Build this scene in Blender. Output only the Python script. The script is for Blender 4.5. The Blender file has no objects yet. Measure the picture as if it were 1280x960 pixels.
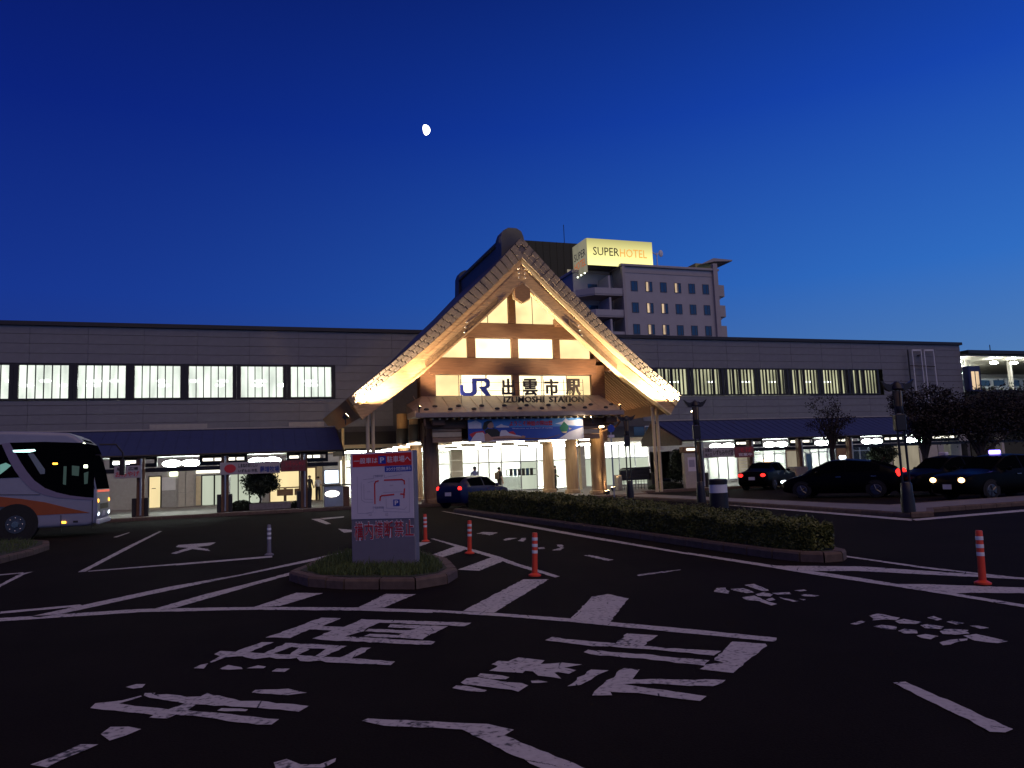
import bpy, bmesh, math, random
from mathutils import Vector, Matrix
R_ = random.Random(7)
sc = bpy.context.scene
col = sc.collection

# ------------------------------------------------------------------ camera
F_PX, YAW, PITCH, ROLL, EYE = 950.0, math.radians(19.2), math.atan(106.9/950), 0.0395, 1.6
_s, _c = math.sin(YAW), math.cos(YAW)
FW = Vector((_s*math.cos(PITCH), _c*math.cos(PITCH), math.sin(PITCH)))
_r0 = Vector((_c, -_s, 0)); _u0 = _r0.cross(FW)
RT = math.cos(ROLL)*_r0 - math.sin(ROLL)*_u0
UP = math.sin(ROLL)*_r0 + math.cos(ROLL)*_u0
cam_d = bpy.data.cameras.new("camera"); cam = bpy.data.objects.new("camera", cam_d); col.objects.link(cam)
cam_d.sensor_width = 36; cam_d.lens = F_PX/1280*36; cam_d.clip_end = 6000; cam_d.clip_start = .05
m = Matrix((RT, UP, -FW)).transposed().to_4x4(); m.translation = (0, 0, EYE)
cam.matrix_world = m
sc.camera = cam
# ------------------------------------------------------------------ sky (dusk), afterglow as a very soft low sun
SUN_AZ, SUN_EL = math.radians(112), math.radians(52)      # azimuth clockwise from +Y: right and a little behind
w = bpy.data.worlds.new("World"); sc.world = w; w.use_nodes = True
nt = w.node_tree; nd = nt.nodes; lk = nt.links
bg = nd['Background']
tc = nd.new('ShaderNodeTexCoord'); sep = nd.new('ShaderNodeSeparateXYZ'); lk.new(tc.outputs['Generated'], sep.inputs[0])
def ramp(stops):
    r = nd.new('ShaderNodeValToRGB'); e = r.color_ramp.elements
    while len(e) < len(stops): e.new(.5)
    for k, (p, c) in enumerate(stops): e[k].position = p; e[k].color = (*c, 1)
    lk.new(sep.outputs['Z'], r.inputs[0]); return r
dark = ramp([(0, (.018, .040, .18)), (.10, (.014, .038, .22)), (.22, (.0078, .032, .26)), (.42, (.0030, .0138, .185)), (.62, (.0022, .0065, .095)), (1, (.002, .006, .07))])
lite = ramp([(0, (.20, .26, .44)), (.10, (.085, .215, .48)), (.22, (.032, .165, .57)), (.42, (.0088, .066, .46)), (.62, (.0030, .019, .18)), (1, (.0025, .009, .09))])
dot = nd.new('ShaderNodeVectorMath'); dot.operation = 'DOT_PRODUCT'; lk.new(tc.outputs['Generated'], dot.inputs[0])
dot.inputs[1].default_value = (math.sin(SUN_AZ), math.cos(SUN_AZ), 0)
mr = nd.new('ShaderNodeMapRange'); mr.interpolation_type = 'SMOOTHSTEP'
mr.inputs['From Min'].default_value = -.75; mr.inputs['From Max'].default_value = .85
lk.new(dot.outputs['Value'], mr.inputs['Value'])
mx = nd.new('ShaderNodeMixRGB'); lk.new(mr.outputs[0], mx.inputs[0]); lk.new(dark.outputs[0], mx.inputs[1]); lk.new(lite.outputs[0], mx.inputs[2])
lk.new(mx.outputs[0], bg.inputs[0]); bg.inputs[1].default_value = 1.0
sun_d = bpy.data.lights.new("sun", 'SUN'); sun = bpy.data.objects.new("sun", sun_d); col.objects.link(sun)
sun_d.energy = .74; sun_d.angle = math.radians(70); sun_d.color = (1, .68, .42)
SUNA2 = math.radians(165)
sun.rotation_euler = Vector((-math.sin(SUNA2)*math.cos(SUN_EL), -math.cos(SUNA2)*math.cos(SUN_EL), -math.sin(SUN_EL))).to_track_quat('-Z', 'Y').to_euler()
sc.view_settings.view_transform = 'Standard'; sc.view_settings.look = 'None'; sc.view_settings.exposure = 0; sc.view_settings.gamma = 1
sc.render.engine = 'CYCLES'; sc.cycles.use_denoising = True; sc.cycles.max_bounces = 6; sc.cycles.sample_clamp_indirect = 4
sc.cycles.transparent_max_bounces = 16

# ------------------------------------------------------------------ helpers
def pray(px, py): return FW + RT*((px-640)/F_PX) - UP*((py-480)/F_PX)
def on_ground(px, py, z=0):
    d = pray(px, py); k = (z-EYE)/d.z; return Vector((d.x*k, d.y*k, z))
def on_wall(px, py, Y):
    d = pray(px, py); k = Y/d.y; return Vector((d.x*k, Y, EYE+d.z*k))
ORG = {}
def tag(o, label=None, cat=None, group=None, kind=None):
    if label: o['label'] = label
    if cat: o['category'] = cat
    if group: o['group'] = group
    if kind: o['kind'] = kind
    return o
def empty(name, loc, label=None, cat=None, group=None, rz=0, kind=None):
    o = bpy.data.objects.new(name, None); col.objects.link(o); o.location = loc; o.rotation_euler.z = rz
    o.empty_display_size = .1
    ORG[o.name] = Vector(loc); return tag(o, label, cat, group, kind)
def org(p): return ORG[p.name] if p else Vector((0, 0, 0))
class MB:
    def __init__(s): s.v = []; s.f = []; s.mi = []; s.cur = 0
    def add(s, vs, fs):
        b = len(s.v); s.v += [tuple(v) for v in vs]; s.f += [tuple(b+i for i in f) for f in fs]; s.mi += [s.cur]*len(fs); return s
    def box(s, a, b):
        x0, y0, z0 = a; x1, y1, z1 = b
        return s.add([(x0,y0,z0),(x1,y0,z0),(x1,y1,z0),(x0,y1,z0),(x0,y0,z1),(x1,y0,z1),(x1,y1,z1),(x0,y1,z1)],
                     [(0,3,2,1),(4,5,6,7),(0,1,5,4),(1,2,6,5),(2,3,7,6),(3,0,4,7)])
    def bbox(s, a, b, e=.01):       # box with small chamfer on all edges
        x0, y0, z0 = a; x1, y1, z1 = b
        bm = bmesh.new(); bmesh.ops.create_cube(bm, size=1)
        for v in bm.verts: v.co = Vector(((x0+x1)/2+v.co.x*(x1-x0), (y0+y1)/2+v.co.y*(y1-y0), (z0+z1)/2+v.co.z*(z1-z0)))
        bmesh.ops.bevel(bm, geom=bm.edges[:], offset=e, segments=1, affect='EDGES')
        bm.verts.ensure_lookup_table()
        s.add([v.co[:] for v in bm.verts], [[v.index for v in f.verts] for f in bm.faces]); bm.free(); return s
    def tube(s, pts, rad, n=8, cap=True):
        pts = [Vector(p) for p in pts]; rad = rad if isinstance(rad, (list, tuple)) else [rad]*len(pts)
        rings = []; b = len(s.v); up = None
        for i, p in enumerate(pts):
            d = (pts[min(i+1, len(pts)-1)]-pts[max(i-1, 0)]).normalized()
            if up is None: up = Vector((0, 0, 1)) if abs(d.z) < .9 else Vector((1, 0, 0))
            a = d.cross(up).normalized(); c = a.cross(d).normalized(); up = c
            s.v += [tuple(p+(a*math.cos(2*math.pi*k/n)+c*math.sin(2*math.pi*k/n))*rad[i]) for k in range(n)]
        fs = []
        for i in range(len(pts)-1):
            for k in range(n):
                q = (k+1) % n; fs.append((b+i*n+k, b+i*n+q, b+(i+1)*n+q, b+(i+1)*n+k))
        if cap: fs += [tuple(b+k for k in range(n))[::-1], tuple(b+(len(pts)-1)*n+k for k in range(n))]
        s.f += fs; s.mi += [s.cur]*len(fs); return s
    def lathe(s, c, prof, n=16):     # prof: (r, z) along local z
        b = len(s.v)
        for r, z in prof: s.v += [(c[0]+r*math.cos(2*math.pi*k/n), c[1]+r*math.sin(2*math.pi*k/n), c[2]+z) for k in range(n)]
        fs = []
        for i in range(len(prof)-1):
            for k in range(n):
                q = (k+1) % n; fs.append((b+i*n+k, b+i*n+q, b+(i+1)*n+q, b+(i+1)*n+k))
        fs += [tuple(b+k for k in range(n))[::-1], tuple(b+(len(prof)-1)*n+k for k in range(n))]
        s.f += fs; s.mi += [s.cur]*len(fs); return s
    def ell(s, c, r, n=10, m_=7):
        prof = []
        b = len(s.v)
        for j in range(m_+1):
            t = math.pi*j/m_
            s.v += [(c[0]+r[0]*math.sin(t)*math.cos(2*math.pi*k/n), c[1]+r[1]*math.sin(t)*math.sin(2*math.pi*k/n), c[2]-r[2]*math.cos(t)) for k in range(n)]
        fs = []
        for i in range(m_):
            for k in range(n):
                q = (k+1) % n; fs.append((b+i*n+k, b+i*n+q, b+(i+1)*n+q, b+(i+1)*n+k))
        s.f += fs; s.mi += [s.cur]*len(fs); return s
    def prism(s, poly, ax, t0, t1):   # poly of 2D points; ax 'y': (x,z) extruded along y; 'x': (y,z); 'z': (x,y)
        n = len(poly); P = {'y': lambda a, b, t: (a, t, b), 'x': lambda a, b, t: (t, a, b), 'z': lambda a, b, t: (a, b, t)}[ax]
        vs = [P(a, b, t0) for a, b in poly]+[P(a, b, t1) for a, b in poly]
        return s.add(vs, [tuple(range(n))[::-1], tuple(range(n, 2*n))]+[(i, (i+1) % n, n+(i+1) % n, n+i) for i in range(n)])
    def poly(s, pts): return s.add(pts, [tuple(range(len(pts)))])
    def build(s, name, mat, parent=None, local=False, smooth=False, label=None, cat=None, group=None, kind=None, fix=True):
        me = bpy.data.meshes.new(name); o_ = Vector((0, 0, 0)) if local else org(parent)
        me.from_pydata([tuple(Vector(v)-o_) for v in s.v], [], s.f)
        for mm in (mat if isinstance(mat, list) else [mat]): me.materials.append(mm)
        if isinstance(mat, list): me.polygons.foreach_set('material_index', s.mi)
        if fix:
            bm = bmesh.new(); bm.from_mesh(me); bmesh.ops.recalc_face_normals(bm, faces=bm.faces[:]); bm.to_mesh(me); bm.free()
        if smooth:
            me.polygons.foreach_set('use_smooth', [True]*len(me.polygons))
            try: me.set_sharp_from_angle(angle=math.radians(40))
            except Exception: pass
        o = bpy.data.objects.new(name, me); col.objects.link(o)
        if parent: o.parent = parent; ORG[o.name] = Vector((0, 0, 0)) if local else org(parent)
        else: ORG[o.name] = Vector((0, 0, 0))
        return tag(o, label, cat, group, kind)
def kids(o): return [c for c in col.objects if c.parent == o]
def copy_tree(o, parent=None):
    c = o.copy(); col.objects.link(c)
    if parent: c.parent = parent
    for ch in kids(o): copy_tree(ch, c)
    return c
def inst(src, name, parent, loc, rot=(0, 0, 0), scale=(1, 1, 1), mat=None):
    """one more piece sharing mesh data"""
    o = bpy.data.objects.new(name, src); col.objects.link(o); o.parent = parent
    o.location = Vector(loc)-org(parent); o.rotation_euler = rot; o.scale = scale; ORG[o.name] = org(parent); return o

# ------------------------------------------------------------------ materials
def mat(name, c, rough=.6, metal=0, noise=.12, scale=6, emit=None, es=0, bump=0, coat=0, spec=None, stretch=None, c2=None):
    M = bpy.data.materials.new(name); M.use_nodes = True; n = M.node_tree.nodes; l = M.node_tree.links; b = n['Principled BSDF']
    b.inputs['Base Color'].default_value = (*c, 1); b.inputs['Roughness'].default_value = rough; b.inputs['Metallic'].default_value = metal
    if coat: b.inputs['Coat Weight'].default_value = coat; b.inputs['Coat Roughness'].default_value = .05
    if spec is not None: b.inputs['Specular IOR Level'].default_value = spec
    if noise or bump:
        t = n.new('ShaderNodeTexCoord'); x = n.new('ShaderNodeTexNoise'); x.inputs['Scale'].default_value = scale; x.inputs['Detail'].default_value = 5
        if stretch:
            mp = n.new('ShaderNodeMapping'); mp.inputs['Scale'].default_value = stretch; l.new(t.outputs['Object'], mp.inputs[0]); l.new(mp.outputs[0], x.inputs[0])
        else: l.new(t.outputs['Object'], x.inputs[0])
        if noise:
            r = n.new('ShaderNodeMixRGB'); r.inputs[1].default_value = (*[v*(1-noise*1.6) for v in c], 1)
            r.inputs[2].default_value = (*(c2 if c2 else [min(1, v*(1+noise*1.6)) for v in c]), 1)
            l.new(x.outputs['Fac'], r.inputs[0]); l.new(r.outputs[0], b.inputs['Base Color'])
        if bump:
            bp = n.new('ShaderNodeBump'); bp.inputs['Strength'].default_value = bump; bp.inputs['Distance'].default_value = .02
            l.new(x.outputs['Fac'], bp.inputs['Height']); l.new(bp.outputs[0], b.inputs['Normal'])
    if emit:
        b.inputs['Emission Color'].default_value = (*emit, 1); b.inputs['Emission Strength'].default_value = es
    return M
def emat(name, c, s):
    M = bpy.data.materials.new(name); M.use_nodes = True; n = M.node_tree.nodes; l = M.node_tree.links; n.remove(n['Principled BSDF'])
    e = n.new('ShaderNodeEmission'); e.inputs[0].default_value = (*c, 1); e.inputs[1].default_value = s
    l.new(e.outputs[0], n['Material Output'].inputs[0]); return M
def glass_mat(name, tint=(.9, .95, .95), refl=.10):
    M = bpy.data.materials.new(name); M.use_nodes = True; n = M.node_tree.nodes; l = M.node_tree.links; n.remove(n['Principled BSDF'])
    t = n.new('ShaderNodeBsdfTransparent'); t.inputs[0].default_value = (*tint, 1); g = n.new('ShaderNodeBsdfGlossy'); g.inputs['Roughness'].default_value = .03
    fr = n.new('ShaderNodeFresnel'); mxn = n.new('ShaderNodeMixShader'); l.new(fr.outputs[0], mxn.inputs[0])
    l.new(t.outputs[0], mxn.inputs[1]); l.new(g.outputs[0], mxn.inputs[2]); l.new(mxn.outputs[0], n['Material Output'].inputs[0]); return M
def lit_pane(name, c, s, trans, nscale, contrast=.35, stretch=(1, 1, .3)):
    """frosted window pane lit from inside: soft uneven glow, partly see-through"""
    M = bpy.data.materials.new(name); M.use_nodes = True; n = M.node_tree.nodes; l = M.node_tree.links; n.remove(n['Principled BSDF'])
    e = n.new('ShaderNodeEmission'); e.inputs[0].default_value = (*c, 1)
    t = n.new('ShaderNodeTexCoord'); mp = n.new('ShaderNodeMapping'); mp.inputs['Scale'].default_value = stretch
    x = n.new('ShaderNodeTexNoise'); x.inputs['Scale'].default_value = nscale; l.new(t.outputs['Object'], mp.inputs[0]); l.new(mp.outputs[0], x.inputs[0])
    r = n.new('ShaderNodeMapRange'); r.inputs['From Min'].default_value = .3; r.inputs['From Max'].default_value = .7
    r.inputs['To Min'].default_value = s*(1-contrast); r.inputs['To Max'].default_value = s*(1+contrast)
    l.new(x.outputs['Fac'], r.inputs['Value']); l.new(r.outputs[0], e.inputs[1])
    if trans:
        tr = n.new('ShaderNodeBsdfTransparent'); ms = n.new('ShaderNodeMixShader'); ms.inputs[0].default_value = trans
        l.new(e.outputs[0], ms.inputs[1]); l.new(tr.outputs[0], ms.inputs[2]); l.new(ms.outputs[0], n['Material Output'].inputs[0])
    else: l.new(e.outputs[0], n['Material Output'].inputs[0])
    return M
def asphalt_mat():
    M = mat('asphalt', (.020, .019, .021), .95, noise=.0, bump=0)
    n = M.node_tree.nodes; l = M.node_tree.links; b = n['Principled BSDF']; t = n.new('ShaderNodeTexCoord')
    a = n.new('ShaderNodeTexNoise'); a.inputs['Scale'].default_value = .5; a.inputs['Detail'].default_value = 9; a.inputs['Roughness'].default_value = .68; l.new(t.outputs['Object'], a.inputs[0])
    g = n.new('ShaderNodeTexNoise'); g.inputs['Scale'].default_value = 60; g.inputs['Detail'].default_value = 3; l.new(t.outputs['Object'], g.inputs[0])
    r = n.new('ShaderNodeMixRGB'); r.inputs[1].default_value = (.007, .0058, .0052, 1); r.inputs[2].default_value = (.021, .0165, .0150, 1); l.new(a.outputs['Fac'], r.inputs[0])
    r2 = n.new('ShaderNodeMixRGB'); r2.blend_type = 'OVERLAY'; r2.inputs[0].default_value = .6; l.new(r.outputs[0], r2.inputs[1]); l.new(g.outputs['Fac'], r2.inputs[2]); l.new(r2.outputs[0], b.inputs['Base Color'])
    bp = n.new('ShaderNodeBump'); bp.inputs['Strength'].default_value = .5; bp.inputs['Distance'].default_value = .006; l.new(g.outputs['Fac'], bp.inputs['Height']); l.new(bp.outputs[0], b.inputs['Normal'])
    b.inputs['Specular IOR Level'].default_value = .04
    return M
def paint_mat(nm='road_paint', lo_=.75, hi_=.93):
    M = mat(nm, (.6, .58, .57), .7, noise=0); n = M.node_tree.nodes; l = M.node_tree.links; b = n['Principled BSDF']; t = n.new('ShaderNodeTexCoord')
    big = n.new('ShaderNodeTexNoise'); big.inputs['Scale'].default_value = 1.3; big.inputs['Detail'].default_value = 8; big.inputs['Roughness'].default_value = .75; l.new(t.outputs['Object'], big.inputs[0])
    fine = n.new('ShaderNodeTexNoise'); fine.inputs['Scale'].default_value = 22; fine.inputs['Detail'].default_value = 6; l.new(t.outputs['Object'], fine.inputs[0])
    vo = n.new('ShaderNodeTexVoronoi'); vo.feature = 'DISTANCE_TO_EDGE'; vo.inputs['Scale'].default_value = 2.6
    dn = n.new('ShaderNodeMixRGB'); dn.inputs[0].default_value = .12; l.new(t.outputs['Object'], dn.inputs[1]); l.new(big.outputs['Color'], dn.inputs[2]); l.new(dn.outputs[0], vo.inputs[0])
    cr = n.new('ShaderNodeMath'); cr.operation = 'LESS_THAN'; cr.inputs[1].default_value = .012; l.new(vo.outputs['Distance'], cr.inputs[0])
    cmask = n.new('ShaderNodeMath'); cmask.operation = 'GREATER_THAN'; cmask.inputs[1].default_value = .53; l.new(big.outputs['Fac'], cmask.inputs[0])
    cm = n.new('ShaderNodeMath'); cm.operation = 'MULTIPLY'; l.new(cr.outputs[0], cm.inputs[0]); l.new(cmask.outputs[0], cm.inputs[1])
    ad = n.new('ShaderNodeMath'); ad.operation = 'ADD'; l.new(big.outputs['Fac'], ad.inputs[0]); l.new(fine.outputs['Fac'], ad.inputs[1])
    rm = n.new('ShaderNodeMapRange'); rm.inputs['From Min'].default_value = lo_; rm.inputs['From Max'].default_value = hi_; l.new(ad.outputs[0], rm.inputs['Value'])
    su = n.new('ShaderNodeMath'); su.operation = 'SUBTRACT'; su.use_clamp = True; l.new(rm.outputs[0], su.inputs[0]); l.new(cm.outputs[0], su.inputs[1])
    r = n.new('ShaderNodeMixRGB'); r.inputs[1].default_value = (.030, .028, .030, 1); l.new(su.outputs[0], r.inputs[0])
    v = n.new('ShaderNodeMixRGB'); v.inputs[1].default_value = (.38, .35, .33, 1); v.inputs[2].default_value = (.68, .645, .61, 1); l.new(fine.outputs['Fac'], v.inputs[0])
    l.new(v.outputs[0], r.inputs[2]); l.new(r.outputs[0], b.inputs['Base Color']); return M
A = {}
A['asphalt'] = asphalt_mat(); A['paint'] = paint_mat(); A['paintw'] = paint_mat('worn_road_paint', .84, .98)
A['kerb'] = mat('kerb_concrete', (.125, .085, .062), .85, scale=9, noise=.3, bump=.3)
A['pave'] = mat('paving', (.20, .18, .165), .75, scale=3, noise=.22, bump=.15)
A['soil'] = mat('soil', (.035, .04, .02), .95, scale=12, noise=.4, bump=.5)
A['grass'] = mat('grass_blades', (.07, .10, .025), .8, scale=2, noise=.35)
A['leaf'] = mat('hedge_leaf', (.085, .125, .024), .6, scale=3, noise=.45, c2=(.20, .21, .04))
A['leafdark'] = mat('tree_leaf', (.022, .035, .015), .7, scale=3, noise=.35)
A['leafred'] = mat('autumn_leaf', (.015, .009, .007), .7, scale=2, noise=.4)
A['bark'] = mat('bark', (.05, .036, .028), .9, scale=14, noise=.3, bump=.6)
A['panel'] = mat('wall_panel', (.185, .188, .205), .65, scale=2.2, noise=.10)
A['panelback'] = mat('panel_joint', (.10, .095, .095), .9)
A['darkm'] = mat('dark_metal', (.018, .015, .015), .45, noise=.1)
A['frame'] = mat('window_frame', (.02, .016, .016), .5)
A['roofblue'] = mat('blue_metal_roof', (.030, .044, .125), .65, metal=0, scale=3, noise=.12)
A['wood'] = mat('weathered_wood', (.17, .088, .045), .7, scale=5, noise=.35, bump=.35, stretch=(1, 1, 6))
A['woodh'] = mat('weathered_beam', (.15, .078, .042), .7, scale=3, noise=.4, bump=.3, stretch=(.5, 4, 6))
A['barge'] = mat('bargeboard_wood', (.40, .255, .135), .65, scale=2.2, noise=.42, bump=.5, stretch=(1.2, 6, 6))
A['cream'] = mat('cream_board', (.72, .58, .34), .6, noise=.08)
A['tile'] = mat('roof_edge_tile', (.17, .135, .115), .6, scale=5, noise=.25, bump=.2)
A['tilejoint'] = mat('tile_mortar', (.24, .195, .155), .8)
A['ridge'] = mat('ridge_metal', (.05, .05, .055), .5)
A['roofdark'] = mat('grey_roof', (.05, .05, .07), .6, noise=.1)
A['slat'] = mat('soffit_slat', (.28, .15, .075), .7)
A['soffitback'] = mat('soffit_back', (.07, .035, .02), .9)
A['canopy'] = mat('canopy_sheet', (.30, .24, .20), .5, metal=.2, scale=4, noise=.18)
A['whitew'] = mat('white_wall', (.72, .70, .66), .7, noise=.06)
A['greyw'] = mat('grey_wall', (.36, .34, .31), .75, noise=.1)
A['beige'] = mat('beige_tile', (.46, .41, .34), .6, noise=.1)
A['white'] = mat('white_paint', (.75, .75, .75), .4, noise=.05)
A['steel'] = mat('steel', (.5, .48, .47), .35, metal=.8, noise=.1)
A['glass'] = glass_mat('clear_glass')
A['carglass'] = mat('dark_window_glass', (.003, .004, .005), .10, noise=0, spec=.0)
A['mirror'] = mat('chrome', (.6, .6, .62), .15, metal=1, noise=0)
A['tyre'] = mat('tyre_rubber', (.012, .012, .012), .85)
A['rim'] = mat('wheel_rim', (.12, .12, .125), .35, metal=.8, noise=.05)
A['blackcar'] = mat('black_car_paint', (.003, .003, .003), .35, noise=0, coat=.0, spec=.07)
A['bluecar'] = mat('blue_car_paint', (.008, .012, .06), .3, noise=0, coat=.0, spec=.3)
A['buswhite'] = mat('bus_white_paint', (.27, .27, .34), .35, noise=.06, coat=.05)
A['busorange'] = mat('bus_orange_paint', (.33, .075, .010), .35, noise=.1)
A['buspurple'] = mat('bus_mauve_paint', (.22, .18, .26), .35, noise=.06)
A['orange'] = mat('orange_plastic', (.80, .070, .022), .5, noise=.05)
A['reflect'] = mat('white_reflective_band', (.8, .8, .8), .35, noise=.04)
A['signw'] = mat('sign_white', (.72, .66, .70), .5, noise=.05)
A['signg'] = mat('sign_grey', (.20, .185, .215), .55, noise=.08)
A['signred'] = mat('sign_red', (.72, .03, .02), .5, noise=.03)
A['signred2'] = mat('sign_red_letter', (.50, .028, .035), .5, noise=.03)
A['signblue'] = mat('sign_blue', (.02, .06, .40), .5, noise=.03)
A['signline'] = mat('sign_thin_line', (.36, .33, .40), .6, noise=.03)
A['letterw'] = mat('letter_white', (.80, .74, .76), .5, noise=.03)
A['letterk'] = mat('letter_black', (.02, .014, .012), .5, noise=.03)
A['jrblue'] = mat('logo_blue', (.02, .035, .26), .4, noise=.03)
A['banred'] = mat('banner_red', (.60, .04, .05), .6, noise=.05)
A['bansky'] = mat('banner_sky', (.08, .28, .62), .6, noise=.12, scale=1.5)
A['bansea'] = mat('banner_sea', (.025, .085, .42), .6, noise=.15, scale=1.2)
A['banwhite'] = mat('banner_white', (.72, .70, .72), .6, noise=.08)
A['banskin'] = mat('banner_skin', (.50, .28, .18), .6)
A['banblack'] = mat('banner_black', (.02, .025, .02), .6)
A['bangreen'] = mat('banner_green', (.02, .20, .10), .6, noise=.2)
A['banbrown'] = mat('banner_brown', (.18, .10, .07), .6)
A['hotel'] = mat('hotel_wall', (.44, .42, .42), .8, noise=.09, scale=.5)
A['hotelband'] = mat('hotel_concrete', (.42, .385, .365), .8, noise=.08, scale=.6)
A['hoteld'] = mat('hotel_recess', (.10, .09, .095), .8)
A['bluewin'] = mat('unlit_window', (.035, .075, .13), .08, noise=.1, spec=.8)
A['olive'] = mat('olive_cladding', (.055, .055, .028), .8, noise=.15)
A['skin'] = mat('skin', (.45, .27, .19), .6); A['hair'] = mat('dark_hair', (.012, .01, .009), .7)
A['shirtw'] = mat('white_shirt', (.65, .66, .68), .8); A['shirtk'] = mat('black_top', (.02, .02, .022), .8); A['trous'] = mat('dark_trousers', (.012, .012, .014), .8); A['bag'] = mat('brown_bag', (.10, .07, .045), .8)
A['stone'] = mat('stone', (.22, .20, .19), .85, noise=.25, scale=8, bump=.4)
# light givers
A['e_shoji'] = lit_pane('lit_paper_pane', (1, .75, .36), 1.3, 0, .7, .22, (1, 1, 1.2))
A['e_shojib'] = lit_pane('lit_paper_pane_bright', (1, .85, .54), 2.1, 0, .6, .25, (1, 1, 1.2))
A['e_left'] = lit_pane('lit_platform_pane', (.88, .97, .86), 1.15, .30, 1.4, .28)
A['e_right'] = lit_pane('lit_platform_pane_dim', (.90, .90, .56), .58, .30, 1.2, .5)
A['e_tube'] = emat('fluorescent_tube', (.92, 1, .93), 22)
A['e_lamp'] = emat('canopy_lamp', (.86, 1, .95), 34)
A['e_ceil'] = emat('ceiling_light_panel', (.97, 1, .92), 60)
A['e_slot'] = emat('slot_light', (1, .95, .78), 2.2)
A['e_warm'] = emat('warm_floodlight', (1, .72, .36), 25)
A['e_yellow'] = emat('yellow_lamp', (1, .62, .16), 9)
A['e_door'] = lit_pane('lit_door', (1, .80, .42), .95, 0, .8, .1)
A['e_blind'] = lit_pane('lit_blind', (.84, .92, .72), .62, 0, .8, .12)
A['e_beige'] = lit_pane('glowing_beige_panel', (.95, .82, .6), .28, 0, 1.5, .2)
A['e_glow'] = lit_pane('lit_shop_glass', (.97, 1, .90), 2.2, .25, .5, .25)
A['e_red'] = emat('red_tail_light', (1, .022, .018), 3.2); A['e_white'] = emat('headlight', (.8, .92, 1), 5); A['e_amber'] = emat('amber_light', (1, .42, .04), 5)
A['e_head2'] = emat('warm_headlight', (1, .55, .22), 7); A['e_purple'] = emat('purple_roof_lamp', (.22, .16, 1), 7); A['e_orange'] = emat('orange_roof_lamp', (1, .62, .30), 9)
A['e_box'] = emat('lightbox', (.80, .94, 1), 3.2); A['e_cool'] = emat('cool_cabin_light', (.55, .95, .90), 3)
A['e_sign'] = None
A['e_moon'] = emat('moonlight', (1, .96, .84), 6)
A['e_hot1'] = lit_pane('lit_hotel_window', (1, .72, .45), .60, 0, 1.5, .5); A['e_dot'] = emat('small_lamp', (.9, 1, .7), 6)

def txt(name, s, mat_, parent, x0, x1, z0, z1, y, ext=.004, bold=0.0, place=None, label=None):
    """flat lettering as a mesh, fitted into the box x0..x1, z0..z1 on the plane y (or through place(u,v,w))"""
    cu = bpy.data.curves.new(name, 'FONT'); cu.body = s; cu.size = 1; cu.extrude = .02; cu.offset = bold; cu.resolution_u = 2
    to = bpy.data.objects.new(name, cu); col.objects.link(to)
    dg = bpy.context.evaluated_depsgraph_get(); me = bpy.data.meshes.new_from_object(to.evaluated_get(dg))
    bpy.data.objects.remove(to); bpy.data.curves.remove(cu)
    xs = [v.co.x for v in me.vertices]; ys = [v.co.y for v in me.vertices]
    if not xs: return None
    ax, bx, ay, by = min(xs), max(xs), min(ys), max(ys); o_ = org(parent)
    for v in me.vertices:
        u = (v.co.x-ax)/(bx-ax); vv = (v.co.y-ay)/(by-ay); d = v.co.z/.02*ext
        p = place(u, vv, d) if place else Vector((x0+u*(x1-x0), y-d, z0+vv*(z1-z0)))
        v.co = p-o_
    me.materials.clear(); me.materials.append(mat_); me.name = name
    o = bpy.data.objects.new(name, me); col.objects.link(o); o.parent = parent; ORG[o.name] = o_
    if label: o['label'] = label
    return o

# moon: gibbous phase painted as glow along a set direction, the rest stays sky dark
M = bpy.data.materials.new('moon_surface'); M.use_nodes = True; n = M.node_tree.nodes; l = M.node_tree.links; n.remove(n['Principled BSDF'])
ge = n.new('ShaderNodeNewGeometry'); dt = n.new('ShaderNodeVectorMath'); dt.operation = 'DOT_PRODUCT'; l.new(ge.outputs['Normal'], dt.inputs[0])
dt.inputs[1].default_value = tuple((RT*.93-FW*.36+UP*.02).normalized())
gt = n.new('ShaderNodeMapRange'); gt.inputs['From Min'].default_value = -.02; gt.inputs['From Max'].default_value = .12; gt.inputs['To Max'].default_value = 5; l.new(dt.outputs['Value'], gt.inputs['Value']); bf = n.new('ShaderNodeMath'); bf.operation = 'SUBTRACT'; bf.inputs[0].default_value = 1; l.new(ge.outputs['Backfacing'], bf.inputs[1]); mu = n.new('ShaderNodeMath'); mu.operation = 'MULTIPLY'; l.new(gt.outputs[0], mu.inputs[0]); l.new(bf.outputs[0], mu.inputs[1])
em = n.new('ShaderNodeEmission'); em.inputs[0].default_value = (1, .97, .86, 1); l.new(mu.outputs[0], em.inputs[1])
tr = n.new('ShaderNodeBsdfTransparent'); ad = n.new('ShaderNodeAddShader'); l.new(em.outputs[0], ad.inputs[0]); l.new(tr.outputs[0], ad.inputs[1]); l.new(ad.outputs[0], n['Material Output'].inputs[0])
A['moonm'] = M
A['e_warmdim'] = emat('warm_lamp', (1, .92, .8), 6)
A['amberglass'] = mat('amber_lamp_glass', (.22, .15, .07), .2, noise=.2)
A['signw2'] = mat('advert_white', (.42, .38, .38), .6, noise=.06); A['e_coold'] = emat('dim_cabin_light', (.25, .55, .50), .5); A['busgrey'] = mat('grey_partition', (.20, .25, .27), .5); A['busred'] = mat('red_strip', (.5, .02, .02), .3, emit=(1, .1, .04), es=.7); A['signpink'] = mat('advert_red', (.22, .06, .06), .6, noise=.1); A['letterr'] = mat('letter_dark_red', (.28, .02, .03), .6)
A['wood2'] = mat('pillar_wood', (.34, .21, .11), .7, scale=3, noise=.3, bump=.35, stretch=(3, 3, .5))
A['signor'] = emat('orange_sign_letter', (1, .48, .10), .95)
A['signor2'] = emat('orange_sign_letter_dim', (1, .22, .05), .42)
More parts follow.
